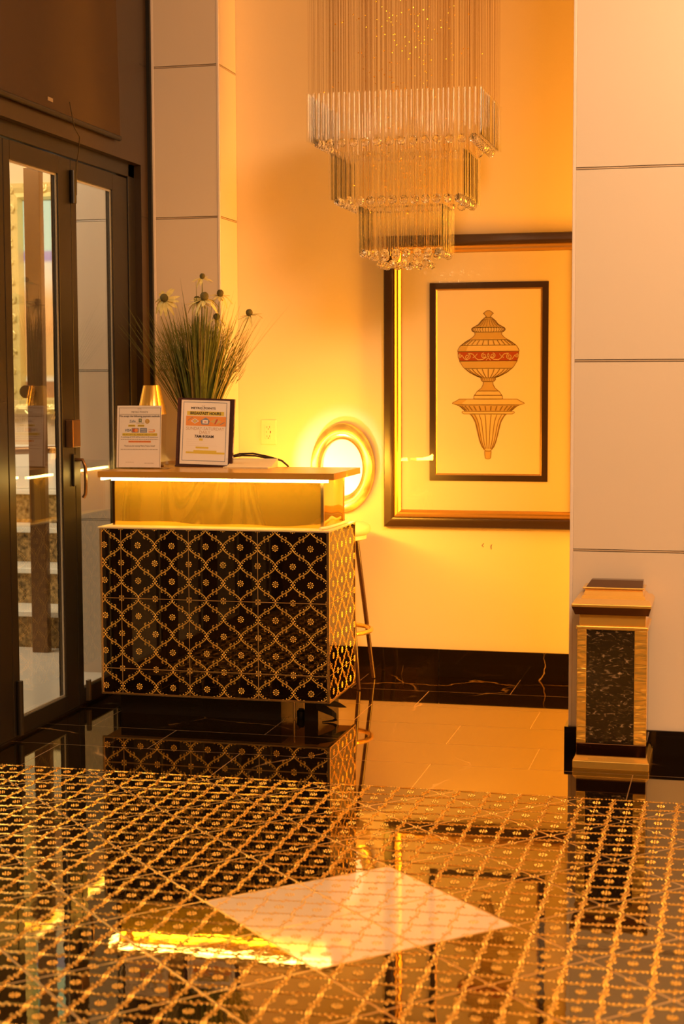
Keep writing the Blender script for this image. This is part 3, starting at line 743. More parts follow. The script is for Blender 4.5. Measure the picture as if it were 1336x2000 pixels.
# drawn breakfast: napkin with egg, pot, hot dog, cutlery
pr.ink('white_print').put(flat([(bx0+.022, by), (bx0+.042, by+.012), (bx0+.062, by), (bx0+.042, by-.012)], z2))
pr.ink('ink_tan').put(flat([(bx0+.027, by), (bx0+.042, by+.009), (bx0+.057, by), (bx0+.042, by-.009)], z2+.0002))
pr.ink('ink_yellow').put(flat(disc(bx0+.042, by, .0045, 10), z2+.0004))
pr.ink('ink_blue').put(flat([(bx0+.074, by-.015), (bx0+.106, by-.015), (bx0+.112, by), (bx0+.104, by+.010), (bx0+.093, by+.017), (bx0+.080, by+.010), (bx0+.068, by+.002)], z2))
pr.ink('white_print').put(flat(rect(bx0+.078, bx0+.103, by-.010, by+.006), z2+.0002))
pr.ink('ink_red').put(flat(rect(bx0+.086, bx0+.097, by-.005, by-.001), z2+.0004))
pr.ink('ochre_l').put(flat([(bx0+.114, by), (bx0+.138, by+.013), (bx0+.166, by), (bx0+.140, by-.014)], z2))
pr.ink('ink_red').put(flat([(bx0+.133, by-.012), (bx0+.139, by-.012), (bx0+.150, by+.008), (bx0+.147, by+.011), (bx0+.141, by+.009)], z2+.0002))
pr.ink('ink_grey').put(flat([(bx0+.008, by+.003), (bx0+.010, by+.001), (bx0+.032, by+.015), (bx0+.030, by+.018)], z2))
pr.put(flat([(bx0+.158, by-.013), (bx0+.161, by-.016), (bx0+.182, by-.004), (bx0+.180, by-.001)], z2))
pr.ink('ink_tan').put(text_mesh('SUNDAY-SATURDAY', .0195, PX0+.115, Y2(837), z2, sx=.98)).put(text_mesh('DAILY', .019, PX0+.114, Y2(844), z2, sx=1.0))
pr.ink('ink').put(text_mesh('7AM-9:30AM', .0165, PX0+.112, Y2(851.8), z2, bold=.0006, sx=1.0))
def scr2(x0, x1, py, h=1.2):
    x = x0; rr = random.Random(int(py*10)+5)
    while x < x1:
        w = min(rr.uniform(2, 6), x1-x); pr.put(flat(rect(PX0+x, PX0+x+w*.0023, Y2(py+h/2), Y2(py-h/2)), z2)); x += w*.0023+.0022
pr.ink('ink_yellow').put(flat(rect(PX0+.089, PX0+.106, Y2(859.5), Y2(855.5)), z1)).put(flat(rect(PX0+.074, PX0+.134, Y2(874.5), Y2(871.3)), z1))
pr.put(flat(rect(PX0+.064, PX0+.172, Y2(881), Y2(878)), z1)).put(flat(rect(PX0+.028, PX0+.210, Y2(884.6), Y2(881)), z1))
pr.ink('ink_grey'); scr2(.030, .168, 857.4); scr2(.030, .170, 861.3); scr2(.028, .165, 865.2); scr2(.028, .200, 869.2, 1.0); scr2(.028, .070, 872.9); scr2(.102, .136, 892, .9)
pr.ink('ochre'); scr2(.078, .130, 872.9, .8); scr2(.068, .168, 879.5, .8); scr2(.032, .206, 882.9, .8)
pr.build('printed_notice', bs)

# ================================================================== PLANT, VASE, CABLE, FOLDER, OUTLET
PC = (-2.405, 7.06)
plant = thing('potted_grass', 'artificial grass plant with yellow coneflowers in a brown pot on the counter', 'plant', (PC[0], PC[1], 1.0557))
MB().lathe([(.055, 0), (.062, .01), (.078, .12), (.082, .165), (.082, .175), (.074, .175), (.070, .165), (0, .163)], (PC[0], PC[1], 1.0557), 28).build('pot', M['pot'], plant, smooth=40)
def blade_mesh(L, lean, droop, w, mat):
    mb = MB(); n = 8; vs = []
    for i in range(n+1):
        t = i/n; x = lean*L*t+droop*L*t*t; z = L*t*(1-.25*droop*t)
        ww = w*(.55+.45*math.sin(PI*min(1, t+.25)))*(1-t)**.45+.0002
        vs += [(x, -ww, z), (x+.0012*(1-t), 0, z), (x, ww, z)]
    fs = []
    for i in range(n):
        a = 3*i; fs += [(a, a+1, a+4, a+3), (a+1, a+2, a+5, a+4)]
    mb.add(vs, fs); me = mb.mesh('grass_blade', mat, smooth=180); return me
bl_m = []
for q in range(14):
    bl_m.append(blade_mesh(random.uniform(.46, .65), random.uniform(0.02, .38), random.uniform(.0, .16), random.uniform(.0045, .0075), M['grass'] if q % 4 else M['grass_y']))
wide_m = [blade_mesh(random.uniform(.48, .62), random.uniform(.34, .62), random.uniform(.0, .15), random.uniform(.0042, .0062), M['grass'] if q % 3 else M['grass_y']) for q in range(8)]
for q in range(299):
    me = random.choice(bl_m) if q % 3 else random.choice(wide_m)
    a = random.uniform(0, 2*PI); r = random.uniform(0, .06)
    if q % 3 == 0 and q % 2: a = random.choice((0, PI))+random.uniform(-.9, .9)
    o = new('grass_blade', me, plant, (r*math.cos(a), r*math.sin(a)*.7, .16), (0, 0, a+random.uniform(-.3, .3)))
    s = random.uniform(.82, 1.08)
    k_ = 1-(.58 if math.sin(o.rotation_euler[2]) > 0 else .55)*abs(math.sin(o.rotation_euler[2])); o.scale = (s*k_, s, s*random.uniform(.88, 1.05))
tf = MB()
for q in range(230):
    me = random.choice(bl_m if q % 3 else wide_m); a = random.choice((0, PI))+random.gauss(0, .75); r = random.uniform(0, .06); sc = random.uniform(.8, 1.02)
    ca, sa = math.cos(a), math.sin(a); k_ = 1-.55*abs(sa)
    tf.add([(PC[0]+r*ca+(v.co.x*sc*k_)*ca-v.co.y*sa, PC[1]+r*sa*.7+(v.co.x*sc*k_)*sa+v.co.y*ca, 1.0557+.158+v.co.z*sc) for v in me.vertices], [tuple(p.vertices) for p in me.polygons])
tf_o = tf.build('grass_tuft', M['grass'], plant, smooth=180); tf_o['kind'] = 'stuff'
# fine curling tips in the middle of the tuft
ft = MB()
for q in range(420):
    a = random.uniform(0, 2*PI); r = random.uniform(0, .20); h0 = random.uniform(.40, .62)
    x, y = PC[0]+r*math.cos(a), PC[1]+r*math.sin(a)*.5; z = 1.0557+h0*(1-.5*r)
    p = [(x, y, z)]; an = a
    for i in range(5):
        an += random.uniform(-.5, .5); st = random.uniform(.012, .026)
        x += st*.6*math.cos(an); y += st*.5*math.sin(an); z += random.uniform(.004, .022); p.append((x, y, z))
    ft.tube(p, .0012, 4, r1=.0005)
ft_o = ft.build('fine_grass', M['grass'], plant, smooth=180); ft_o['kind'] = 'stuff'
def petal_mesh(L, w, droop):
    mb = MB(); n = 5; vs = []
    for i in range(n+1):
        t = i/n; ww = w*math.sin(PI*min(.97, .12+.8*t))
        x = .006+L*t; z = -droop*L*t*t
        vs += [(x, -ww, z), (x, 0, z-.0015), (x, ww, z)]
    fs = []
    for i in range(n):
        a = 3*i; fs += [(a, a+1, a+4, a+3), (a+1, a+2, a+5, a+4)]
    mb.add(vs, fs); return mb.mesh('petal', M['petal'], smooth=180)
petals = [petal_mesh(.050, .0075, .30), petal_mesh(.046, .0065, .75), petal_mesh(.046, .007, .05)]
# flower heads: photograph position converted to metres around the tuft
flowers = [(-.150, -.03, .755, .25, 0, 1.2, 13), (.028, -.02, .850, .5, .25, .8, 10), (-.010, .02, .745, .6, -.1, 1.0, 10), (.048, -.05, .752, .35, .05, 1.25, 14),
           (.100, .02, .772, .5, .2, 1.0, 11), (.088, .0, .665, .8, .3, .95, 6), (.252, -.02, .680, .45, -.2, 1.0, 9)]
for fx, fy, fz, dr, tilt, sc, npet in flowers:
    st = MB(); top = Vector((PC[0]+fx, PC[1]+fy, 1.0557+fz)); base = Vector((PC[0]+fx*.25, PC[1]+fy*.3, 1.0557+.16))
    mid = base.lerp(top, .55)+Vector((-fx*.10, 0, 0))
    st.tube([base, base.lerp(mid, .5), mid, mid.lerp(top, .5), top], .0019, 6)
    fo = st.build('flower_stem', M['grass'], plant, smooth=60)
    hd = MB().lathe([(.004, -.004), (.0115, .000), (.0150, .008), (.0140, .017), (.0085, .024), (0, .026)], (0, 0, 0), 14).mesh('seed_head', M['seed'], smooth=180)
    lt = top-wloc(plant)
    tl = Matrix.Rotation(tilt*.5, 4, 'Y') @ Matrix.Rotation(1.0 if fx < -.1 else .32, 4, 'X')
    sc *= 1.12
    h = new('seed_head', hd, fo); h.matrix_basis = Matrix.Translation(lt) @ tl @ Matrix.Scale(sc*.95, 4)
    for k in range(npet):
        a = 2*PI*k/npet+random.uniform(-.15, .15)
        p = new('petal', petals[1] if dr > .7 else random.choice(petals), fo)
        p.matrix_basis = Matrix.Translation(lt) @ tl @ Matrix.Rotation(a, 4, 'Z') @ Matrix.Rotation(random.uniform(-.12, .28), 4, 'Y') @ Matrix.Scale(sc, 4)
# brass tapered vessel behind the payment sign
VX, VY = -2.540, 6.80
vs_ = thing('table_lamp', 'small brass table lamp with a tapered polished shade behind the payment sign', 'lamp', (VX, VY, 1.0557))
MB().lathe([(.050, 0), (.052, .006), (.030, .016), (.008, .022), (.006, .06), (.006, .26)], (VX, VY, 1.0557), 24).build('stem', M['brass_dark'], vs_, smooth=40)
MB().lathe([(.066, .235), (.0375, .362), (.0375, .3635), (.034, .3635), (.034, .361), (.064, .235), (.066, .235)], (VX, VY, 1.0557), 40).build('shade', M['brass'], vs_, smooth=40)
MB().lathe([(0, .356), (.0345, .356), (.0345, .358), (0, .358)], (VX, VY, 1.0557), 24).build('shade_cap', M['brass_dark'], vs_, smooth=40)
# black cable arching from the sign to behind the counter
cb = thing('power_cable', 'black cable arching across the back of the counter', 'cable', (-2.2, 6.9, 1.0557))
MB().tube([(-2.20, 6.885, 1.10), (-2.16, 6.89, 1.112), (-2.10, 6.90, 1.114), (-2.03, 6.905, 1.100), (-1.97, 6.91, 1.083), (-1.945, 6.92, 1.060), (-1.935, 6.935, 1.03), (-1.935, 6.95, .9), (-1.94, 6.96, .4)], .0045, 8).build('cord', M['cable'], cb, smooth=60)
MB().tube([(-2.20, 6.889, 1.096), (-2.15, 6.894, 1.105), (-2.09, 6.904, 1.103), (-2.03, 6.908, 1.092), (-1.995, 6.91, 1.083)], .0035, 8).build('cord', M['cable'], cb, smooth=60)
# cream folder leaning on the counter
fd = thing('folder', 'flat cream card folder lying at the back of the counter', 'folder', (-2.06, 6.80, 1.0557))
B(-2.19, -1.985, 6.74, 6.90, 1.0557, 1.062).build('cover', M['card'], fd)
MB().prism([(6.80, 1.062), (6.902, 1.0625), (6.902, 1.0920), (6.896, 1.0920)], -2.19, -1.985, 'yz').build('flap', M['card'], fd)
# wall outlet
ou = thing('wall_outlet', 'ivory duplex power outlet on the rear wall beside the corner pier', 'outlet', (-2.246, YB, 1.185))
B(-2.286, -2.206, YB-.006, YB, 1.123, 1.246).build('cover_plate', M['outlet'], ou, bevel=.003)
B(-2.263, -2.229, YB-.0085, YB-.006, 1.151, 1.218).build('receptacle', M['outlet'], ou, bevel=.001)
so = MB()
for zc in (1.163, 1.208):
    so.box(-2.2535, -2.2515, YB-.0092, YB-.0085, zc-.002, zc+.007); so.box(-2.2405, -2.2385, YB-.0092, YB-.0085, zc-.002, zc+.007)
    so.box(-2.248, -2.244, YB-.0092, YB-.0085, zc-.010, zc-.005)
so.box(-2.256, -2.254, YB-.0092, YB-.0085, 1.182, 1.190); so.box(-2.238, -2.233, YB-.0092, YB-.0085, 1.180, 1.191)
so.build('slot', M['slot'], ou)

# ================================================================== OVAL MIRROR
OX, OZ, OY = -1.866, 1.014, YB
om = thing('oval_wall_plate', 'oval white wall plate with a broad aged brass rim behind the counter', 'wall plate', (OX, OY, OZ))
def oval_ring(prof, sx, sz, cx, cz, n=64):   # prof: list of (scale, y)
    mb = MB(); vs = []; k = len(prof)
    for s, y in prof:
        for j in range(n):
            t = 2*PI*j/n; vs.append((cx+sx*s*math.cos(t), y, cz+sz*s*math.sin(t)))
    mb.add(vs, [(i*n+j, i*n+(j+1) % n, ((i+1) % k)*n+(j+1) % n, ((i+1) % k)*n+j) for i in range(k) for j in range(n)])
    return mb
oval_ring([(1.0, OY-.002), (1.0, OY-.030), (.985, OY-.037), (.80, OY-.046), (.645, OY-.030), (.635, OY-.026), (.635, OY-.002)], .160, .217, OX, OZ).build('brass_rim', M['aged_brass'], om, smooth=50)
oval_ring([(.660, OY-.034), (.655, OY-.038), (.640, OY-.036), (.630, OY-.026), (.640, OY-.022)], .160, .217, OX, OZ).build('inner_bead', M['brass_trim'], om, smooth=60)
mb = MB(); n = 64
mb.add([(OX+.1015*math.cos(2*PI*j/n), OY-.014, OZ+.1378*math.sin(2*PI*j/n)) for j in range(n)]+[(OX+.1015*math.cos(2*PI*j/n), OY-.009, OZ+.1378*math.sin(2*PI*j/n)) for j in range(n)],
       [tuple(range(n)), tuple(range(2*n-1, n-1, -1))]+[(j, (j+1) % n, n+(j+1) % n, n+j) for j in range(n)])
mb.build('plate_centre', M['enamel'], om)

# ================================================================== FRAMED URN PRINT
fp = thing('framed_print', 'large framed print of an ochre urn on a bracket, rear wall', 'picture', (-1.152, YB, 1.43))
PXL, PXR, PZ0, PZ1 = -1.658, -.648, .729, 2.126
def moulding(prof, x0, x1, z0, z1):     # prof: (inset, y) closed section, mitred around a rectangle; returns four pieces
    out = []
    corners = lambda i: [(x0+i, z0+i), (x1-i, z0+i), (x1-i, z1-i), (x0+i, z1-i)]
    for e in range(4):
        mb = MB(); vs = []
        for i, y in prof:
            c = corners(i); a, b = c[e], c[(e+1) % 4]; vs += [(a[0], y, a[1]), (b[0], y, b[1])]
        k = len(prof); fs = [(2*i, 2*i+1, 2*((i+1) % k)+1, 2*((i+1) % k)) for i in range(k)]
        fs += [tuple(range(0, 2*k, 2)), tuple(range(1, 2*k, 2))]
        out.append(mb.add(vs, fs))
    return out
for mb in moulding([(0, YB-.001), (0, YB-.030), (.004, YB-.036), (.030, YB-.042), (.046, YB-.038), (.050, YB-.030), (.050, YB-.001)], PXL, PXR, PZ0, PZ1):
    mb.build('frame_rail', M['frame_black'], fp, smooth=30)
for mb in moulding([(.050, YB-.001), (.050, YB-.032), (.056, YB-.036), (.064, YB-.030), (.072, YB-.030), (.082, YB-.020), (.084, YB-.001)], PXL, PXR, PZ0, PZ1):
    mb.build('gilt_lip', M['frame_gold'], fp, smooth=30)
B(PXL+.084, PXR-.084, YB-.010, YB-.002, PZ0+.084, PZ1-.084).build('mat_board', M['mat_board'], fp)
IX0, IX1, IZ0, IZ1 = -1.436, -.868, .955, 1.900
for mb in moulding([(0, YB-.0102), (0, YB-.0150), (.028, YB-.0150), (.028, YB-.0102)], IX0, IX1, IZ0, IZ1):
    mb.build('inner_frame', M['frame_black'], fp)
for mb in moulding([(.028, YB-.0102), (.028, YB-.0140), (.033, YB-.0130), (.036, YB-.0102)], IX0, IX1, IZ0, IZ1):
    mb.build('inner_lip', M['frame_gold'], fp)
B(IX0+.036, IX1-.036, YB-.0112, YB-.0101, IZ0+.036, IZ1-.036).build('print_sheet', M['paper'], fp)
B(PXL+.083, PXR-.083, YB-.0195, YB-.0180, PZ0+.083, PZ1-.083).build('glazing', M['picture_glass'], fp)
# the printed urn: flat inks, local coordinates around its axis
up = Print()
UX, UZ, US = -1.153, 1.766, .002440/5.567
yoff = YB-.0113
class UP:
    pass
def uz(cy): return UZ-(cy-92)*US
def uput(poly, lift): up.mb.add([(UX+a*US-fp.location.x, yoff-lift-fp.location.y, uz(b)-fp.location.z) for a, b in poly], [tuple(range(len(poly)))])
def stack(prof, lift=.0002):
    for (y0, w0), (y1, w1) in zip(prof, prof[1:]): uput([(-w0, y0), (-w1, y1), (w1, y1), (w0, y0)], lift)
def line(pts, w, lift=.0008):
    for (x0, y0), (x1, y1) in zip(pts, pts[1:]):
        dx, dy = x1-x0, y1-y0; l = math.hypot(dx, dy) or 1; nx, ny = -dy/l*w/2, dx/l*w/2
        uput([(x0+nx, y0+ny), (x1+nx, y1+ny), (x1-nx, y1-ny), (x0-nx, y0-ny)], lift)
sections = [('ochre', [(92, 12), (100, 30), (112, 40), (122, 56), (132, 42), (142, 34), (158, 22), (166, 34)]),
    ('ochre', [(166, 36), (200, 76), (240, 108), (262, 148), (272, 166)]), ('ochre_l', [(272, 168), (284, 182), (298, 184), (312, 174), (322, 158)]),
    ('ochre', [(322, 150), (350, 144), (380, 172), (407, 214)]), ('ochre_l', [(407, 216), (430, 252), (465, 300)]),
    ('ochre_l', [(465, 302), (500, 326), (530, 338)]), ('red_ink', [(533, 332), (585, 330), (635, 312)]), ('ochre', [(635, 316), (645, 310), (690, 282), (716, 260)]),
    ('ochre_l', [(716, 258), (760, 204), (800, 124), (816, 80)]), ('ochre', [(818, 80), (838, 80), (858, 62)]),
    ('ochre', [(860, 52), (890, 54), (930, 76), (960, 114)]), ('ochre_l', [(962, 120), (985, 134), (1006, 150)]), ('ochre_l', [(1008, 154), (1046, 158)]),
    ('ochre_l', [(1048, 318), (1066, 345), (1088, 392), (1096, 396), (1110, 346)]), ('ochre', [(1112, 342), (1130, 306), (1180, 250)]), ('ochre_l', [(1182, 284), (1196, 288), (1210, 262)]),
    ('ochre_l', [(1210, 200), (1240, 172), (1300, 140), (1400, 116), (1500, 92), (1560, 70), (1600, 40), (1612, 22)]), ('ochre', [(1614, 36), (1650, 34), (1690, 30), (1700, 14)])]
for inkname, prof in sections:
    up.ink(inkname); stack(prof)
up.ink('ochre_d')
for inkname, prof in sections:
    for sg_ in (-1, 1): line([(sg_*w, y) for y, w in prof], 6)
    y, w = prof[0]; line([(-w, y), (w, y)], 5); y, w = prof[-1]; line([(-w, y), (w, y)], 5)
def prof_w(prof, y):
    for (y0, w0), (y1, w1) in zip(prof, prof[1:]):
        if y0 <= y <= y1: return w0+(w1-w0)*(y-y0)/(y1-y0)
    return prof[-1][1]
def flutes(prof, n, y0, y1, w=5):
    for k in range(1, n):
        f = math.sin((-.5+k/n)*PI)
        line([(f*prof_w(prof, y0+(y1-y0)*i/6), y0+(y1-y0)*i/6) for i in range(7)], w)
flutes(sections[1][1], 11, 178, 262); flutes(sections[2][1], 18, 275, 318, 6); flutes(sections[4][1], 14, 412, 460, 9); flutes(sections[8][1], 12, 722, 812, 9)
flutes(sections[9][1], 9, 822, 852, 4); flutes(sections[14][1], 15, 1124, 1172, 12); flutes(sections[16][1], 9, 1216, 1590, 7)
for cy in (425, 470, 540, 630, 652, 705, 975, 990, 1066, 1088, 1100): line([(-prof_w([(0, 300)]+[p for s in sections for p in s[1]], 0)*0, cy), (0, cy)], 0.1)
# side shading strokes of the engraving and the light band
up.ink('ochre')
for prof in (sections[5][1], sections[13][1], sections[16][1], sections[10][1]):
    stack_pts = [(y, w) for y, w in prof]
    uput([(-w*.98, y) for y, w in prof]+[(-w*.72, y) for y, w in prof[::-1]], .0005)
# scrollwork on the red band
up.ink('ochre_l')
def spiral(cx, cy, r, sgn, turns=1.6, start=PI/2):
    pts = []
    for i in range(26):
        t = i/25; a = start+sgn*t*turns*2*PI; rr = r*(1-.82*t); pts.append((cx+rr*math.cos(a), cy-rr*math.sin(a)))
    return pts
for sg_ in (-1, 1):
    line(spiral(sg_*48, 578, 30, -sg_), 8, .0010); line(spiral(sg_*228, 588, 34, sg_), 8, .0010); line(spiral(sg_*308, 578, 22, -sg_), 7, .0010)
    line([(sg_*18, 592), (sg_*60, 618), (sg_*110, 622), (sg_*140, 600), (sg_*170, 560), (sg_*205, 552), (sg_*228, 554)], 8, .0010)
    line([(sg_*228, 622), (sg_*262, 612), (sg_*290, 570)], 7, .0010); line([(sg_*120, 556), (sg_*142, 582), (sg_*170, 600)], 6, .0010)
line([(0, 548), (-10, 575), (0, 596), (10, 575), (0, 548)], 7, .0010); line([(-26, 628), (0, 600), (26, 628)], 7, .0010)
up.build('urn_print', fp)

# ================================================================== STOOL
SX, SY = -1.846, 7.365
st = thing('bar_stool', 'cream padded bar stool with dark splayed legs behind the desk', 'stool', (SX, SY, 0))
MB().lathe([(.10, .712), (.155, .712), (.170, .722), (.176, .738), (.172, .756), (.150, .768), (.08, .773), (0, .774)], (SX, SY, 0), 40).build('seat', M['leather'], st, smooth=60)
MB().lathe([(.0, .690), (.150, .690), (.156, .694), (.156, .712), (.0, .712)], (SX, SY, 0), 40).build('seat_ring', M['leather'], st, smooth=40)
for a, m in ((45, 'dark_leg'), (135, 'dark_leg'), (225, 'dark_leg'), (315, 'dark_leg')):
    t = math.radians(a); ux, uy = math.cos(t), math.sin(t)
    p0, p1 = Vector((SX+ux*.125, SY+uy*.125, .690)), Vector((SX+ux*.222, SY+uy*.222, .004))
    MB().tube([p0, p0.lerp(p1, .5), p1], .0125, 10, r1=.010).build('leg', M[m], st, smooth=50)
fr_ = MB(); rp = [(SX+.178*math.cos(2*PI*i/32), SY+.178*math.sin(2*PI*i/32), .258) for i in range(33)]
fr_.tube(rp, .011, 10, cap=False).build('footrest_ring', M['brass'], st, smooth=60)

# ================================================================== BRASS BIN
BX0, BX1, BY0, BY1 = -.562, -.306, 5.945, 6.190
bn = thing('waste_bin', 'polished brass waste bin with black marble front and flared hood, beside the right column', 'bin', (-.434, 6.07, 0))
B(BX0-.012, BX1+.013, BY0-.022, BY1, 0, .030).build('base_tray', M['brass'], bn, bevel=.003)
MB().frustum((BX0-.010, BX1+.010, BY0-.019, BY1), (BX0-.002, BX1+.002, BY0+.004, BY1), .030, .046).build('base_slope', M['brass'], bn)
B(BX0, BX1, BY0, BY1, .046, .092).build('base_rail', M['brass_dark'], bn, bevel=.002)
B(BX0+.012, BX1-.012, BY0+.012, BY1-.006, .092, .518).build('body', M['brass_dark'], bn)
B(BX0+.035, BX1-.047, BY0+.004, BY0+.0118, .0925, .5175).build('marble_panel', M['bin_marble'], bn)
B(BX1-.0118, BX1-.004, BY0+.04, BY1-.04, .0925, .5175).build('marble_panel', M['bin_marble'], bn)
for x0, x1 in ((BX0, BX0+.0345), (BX1-.0465, BX1)):
    B(x0, x1, BY0, BY0+.0118, .0925, .518).build('corner_post', M['brass_wavy'], bn, bevel=.002)
B(BX0, BX0+.0118, BY0+.0118, BY1, .0925, .518).build('corner_post', M['brass'], bn)
B(BX1-.0118, BX1, BY0+.0118, BY0+.04, .0925, .518).build('corner_post', M['brass'], bn)
B(BX0-.004, BX1+.003, BY0-.004, BY1, .518, .532).build('rim', M['brass'], bn, bevel=.003)
B(BX0+.008, BX1-.006, BY0+.006, BY1-.004, .532, .574).build('neck', M['brass'], bn, bevel=.002)
MB().frustum((BX0-.008, BX1+.004, BY0-.006, BY1), (BX0-.019, BX1+.013, BY0-.022, BY1), .574, .604).build('hood_skirt', M['brass_dark'], bn)
B(BX0-.020, BX1+.014, BY0-.023, BY1, .604, .615).build('hood_edge', M['brass'], bn, bevel=.002)
MB().frustum((BX0-.019, BX1+.013, BY0-.022, BY1), (BX0-.010, BX1+.004, BY0+.045, BY1), .615, .626).build('hood_slope', M['brass'], bn)
MB().frustum((BX0+.008, BX1-.010, BY0+.055, BY1), (BX0+.012, BX1-.016, BY0+.075, BY1), .626, .636).build('hood_step', M['brass'], bn)
MB().frustum((BX0+.016, BX1-.020, BY0+.080, BY1), (BX0+.018, BX1-.026, BY0+.125, BY1), .636, .654).build('hood_step', M['brass'], bn)
B(BX0+.008, BX1-.018, BY0+.118, BY1, .654, .660).build('hood_step', M['brass'], bn, bevel=.002)
MB().frustum((BX0+.020, BX1-.026, BY0+.130, BY1), (BX0+.034, BX1-.028, BY0+.20, BY1), .660, .680).build('hood_top', M['brass_dark'], bn)

# ================================================================== CHANDELIER
HX, HY, HZ = -1.425, 7.02, 3.9
ch = thing('chandelier', 'tiered crystal chandelier of hanging glass rods and balls over the desk', 'chandelier', (HX, HY, HZ))
B(HX-.40, HX+.40, HY-.30, HY+.30, HZ-.05, HZ-.001).build('ceiling_plate', M['brass'], ch, bevel=.004)
rod_me = MB().lathe([(.0066, -.1), (.0074, -.1), (.0074, .1), (.0066, .1), (.0066, -.1)], (0, 0, 0), 12).mesh('glass_rod', M['rod_glass'], smooth=60)
ball_bm = bmesh.new(); bmesh.ops.create_icosphere(ball_bm, subdivisions=2, radius=.0195)
ball_me = bpy.data.meshes.new('crystal_ball'); ball_bm.to_mesh(ball_me); ball_bm.free(); ball_me.materials.append(M['crystal'])
wires = MB(); wtop = HZ-.05
def perimeter(hw, hd, step):
    out = []
    nx = max(2, round(2*hw/step)); ny = max(2, round(2*hd/step))
    for i in range(nx): out += [(-hw+2*hw*i/nx, -hd), (hw-2*hw*i/nx, hd)]
    for i in range(ny): out += [(hw, -hd+2*hd*i/ny), (-hw, hd-2*hd*i/ny)]
    return out
def wire(x, y, z0, z1, r=.00045): wires.tube([(x, y, z0), (x, y, z1)], r, 4, cap=False)
for hw, hd, zt, step, bs_ in ((.370, .270, 2.655, .0225, .052), (.290, .205, 2.415, .0225, .050), (.183, .130, 2.195, .0205, .045)):
    for x, y in perimeter(hw, hd, step):
        jx, jy = random.uniform(-.002, .002), random.uniform(-.002, .002)
        o = new('glass_rod', rod_me, ch, (x+jx, y+jy, zt-.1-HZ), (random.uniform(-.006, .006), random.uniform(-.006, .006), 0))
        wire(HX+x+jx, HY+y+jy, zt, wtop)
    for x, y in perimeter(hw*.91, hd*.88, bs_):
        new('crystal_ball', ball_me, ch, (x, y, zt-.205-HZ), (random.uniform(0, 3), random.uniform(0, 3), 0))
        wire(HX+x, HY+y, zt-.19, wtop)
for x, y in perimeter(.10, .06, .045):
    new('crystal_ball', ball_me, ch, (x, y, 1.945-HZ), (random.uniform(0, 3), random.uniform(0, 3), 0)); wire(HX+x, HY+y, 1.96, wtop)
wo = wires.build('hanging_wire', M['wire'], ch); wo['kind'] = 'stuff'
bd = MB()
for q in range(620):
    x, y = HX+random.gauss(0, .15), HY+random.uniform(-.2, .2); z = random.uniform(2.15, 3.6)
    if abs(x-HX) > .36: continue
    if z < 2.4 and abs(x-HX) > .2: continue
    r = random.uniform(.0022, .0042)
    bd.add([(x+r, y, z), (x-r, y, z), (x, y+r, z), (x, y-r, z), (x, y, z+r), (x, y, z-r)],
           [(0, 2, 4), (2, 1, 4), (1, 3, 4), (3, 0, 4), (2, 0, 5), (1, 2, 5), (3, 1, 5), (0, 3, 5)])
bo = bd.build('gold_bead', M['bead'], ch); bo['kind'] = 'stuff'

# ================================================================== STAIR HALL CONTENTS
gp_ = thing('gilt_panel', 'large panel of painted mirror reflections in an ornate pale gilt frame seen through the glass doors', 'picture', (-3.75, 9.15, 1.93))
gx0, gx1, gz0, gz1 = -4.32, -3.30, 1.24, 2.63
for mb in moulding([(0, 9.149), (0, 9.10), (.03, 9.07), (.06, 9.09), (.085, 9.08), (.10, 9.11), (.10, 9.149)], gx0, gx1, gz0, gz1):
    mb.build('frame_rail', M['gilt'], gp_, smooth=40)
orn = MB()
def scroll(cx, cz, r, sgn, a0):
    p = []
    for i in range(9):
        t = i/8; a = a0+sgn*t*1.25*2*PI; rr = r*(1-.7*t); p.append((cx+rr*math.cos(a), 9.075, cz+rr*math.sin(a)))
    orn.tube(p, .008, 5, r1=.005)
k = 0
for i in range(13):
    z = gz0+.04+(gz1-gz0-.08)*i/12
    for x in (gx0+.03, gx1-.03): scroll(x, z, .034, 1 if i % 2 else -1, k); k += 1.1
for i in range(1, 9):
    x = gx0+.04+(gx1-gx0-.08)*i/9
    for z in (gz0+.03, gz1-.03): scroll(x, z, .034, 1 if i % 2 else -1, k); k += 1.1
orn.build('carved_scroll', M['gilt'], gp_, smooth=60)
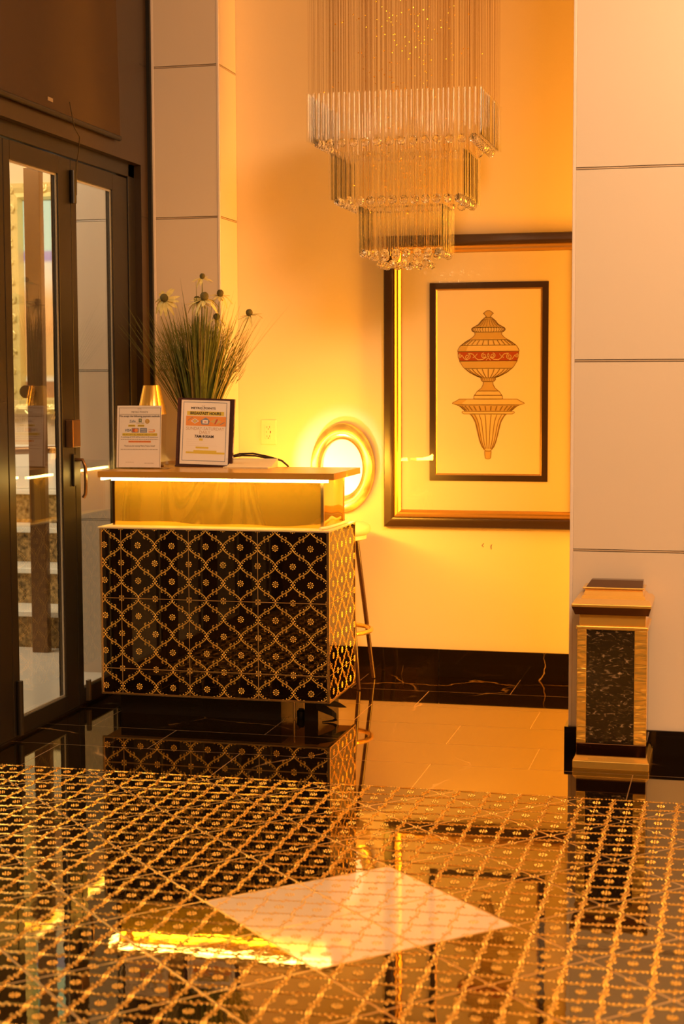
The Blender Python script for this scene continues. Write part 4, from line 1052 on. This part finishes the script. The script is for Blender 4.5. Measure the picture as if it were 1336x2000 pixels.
def band_mat():  # colour bands painted for lights reflected in a hall mirror
    m, nt, b = nmat('painted_reflection_bands'); b.inputs['Roughness'].default_value = .5
    tc = nt.nodes.new('ShaderNodeTexCoord'); sp = nt.nodes.new('ShaderNodeSeparateXYZ'); r = nt.nodes.new('ShaderNodeValToRGB')
    nt.links.new(tc.outputs['Generated'], sp.inputs[0]); nt.links.new(sp.outputs['Z'], r.inputs['Fac'])
    cr = r.color_ramp; cr.elements[0].position = 0; cr.elements[0].color = (.50, .25, .10, 1); cr.elements[1].position = 1; cr.elements[1].color = (.38, .72, .80, 1)
    for p, c in ((.08, (.45, .22, .09, 1)), (.09, (.85, .85, .75, 1)), (.12, (.80, .55, .22, 1)), (.35, (.78, .42, .16, 1)), (.50, (.72, .48, .25, 1)), (.60, (.74, .74, .68, 1)), (.68, (.62, .72, .76, 1)), (.70, (.25, .27, .75, 1)), (.735, (.30, .32, .75, 1)), (.75, (.40, .74, .82, 1))):
        e = cr.elements.new(p); e.color = c
    nt.links.new(r.outputs['Color'], b.inputs['Base Color']); return m
M['reflection_bands'] = band_mat()
B(gx0+.098, gx1-.098, 9.125, 9.14, gz0+.098, gz1-.098).build('reflection_panel', M['reflection_bands'], gp_)
# inner door post with lock, handrail, white balustrade block in the hall
ip = thing('door_post', 'slim bronze door post with a lock knob inside the stair hall', 'post', (-3.52, 7.85, 0))
B(-3.625, -3.535, 7.85, 7.90, 0, 2.55).build('post', M['bronze_light'], ip, bevel=.004)
MB().lathe([(.02, 0), (.026, .01), (.026, .03), (.018, .038), (0, .04)], (0, 0, 0), 16).add([], [])
kb = MB(); kb.tube([(-3.612, 7.849, 1.385), (-3.612, 7.80, 1.385)], .034, 16); kb.build('knob', M['bronze_light'], ip, smooth=40)
hr = thing('handrail', 'brown handrail crossing the stair hall behind the glass', 'handrail', (-3.9, 8.3, .9))
MB().tube([(-4.6, 8.3, 1.03), (-3.25, 8.3, 1.075)], .022, 10).build('rail', M['bronze_light'], hr, smooth=40)
for x in (-4.5, -3.35): MB().tube([(x, 8.3, .402), (x, 8.3, 1.04)], .014, 8).build('baluster', M['bronze_light'], hr, smooth=40)
tag(B(-4.9, -3.2, 8.86, 8.98, .801, 1.06).build('balustrade_block', M['tread'], bevel=.005), 'white stone kerb block at the head of the stair', 'block')
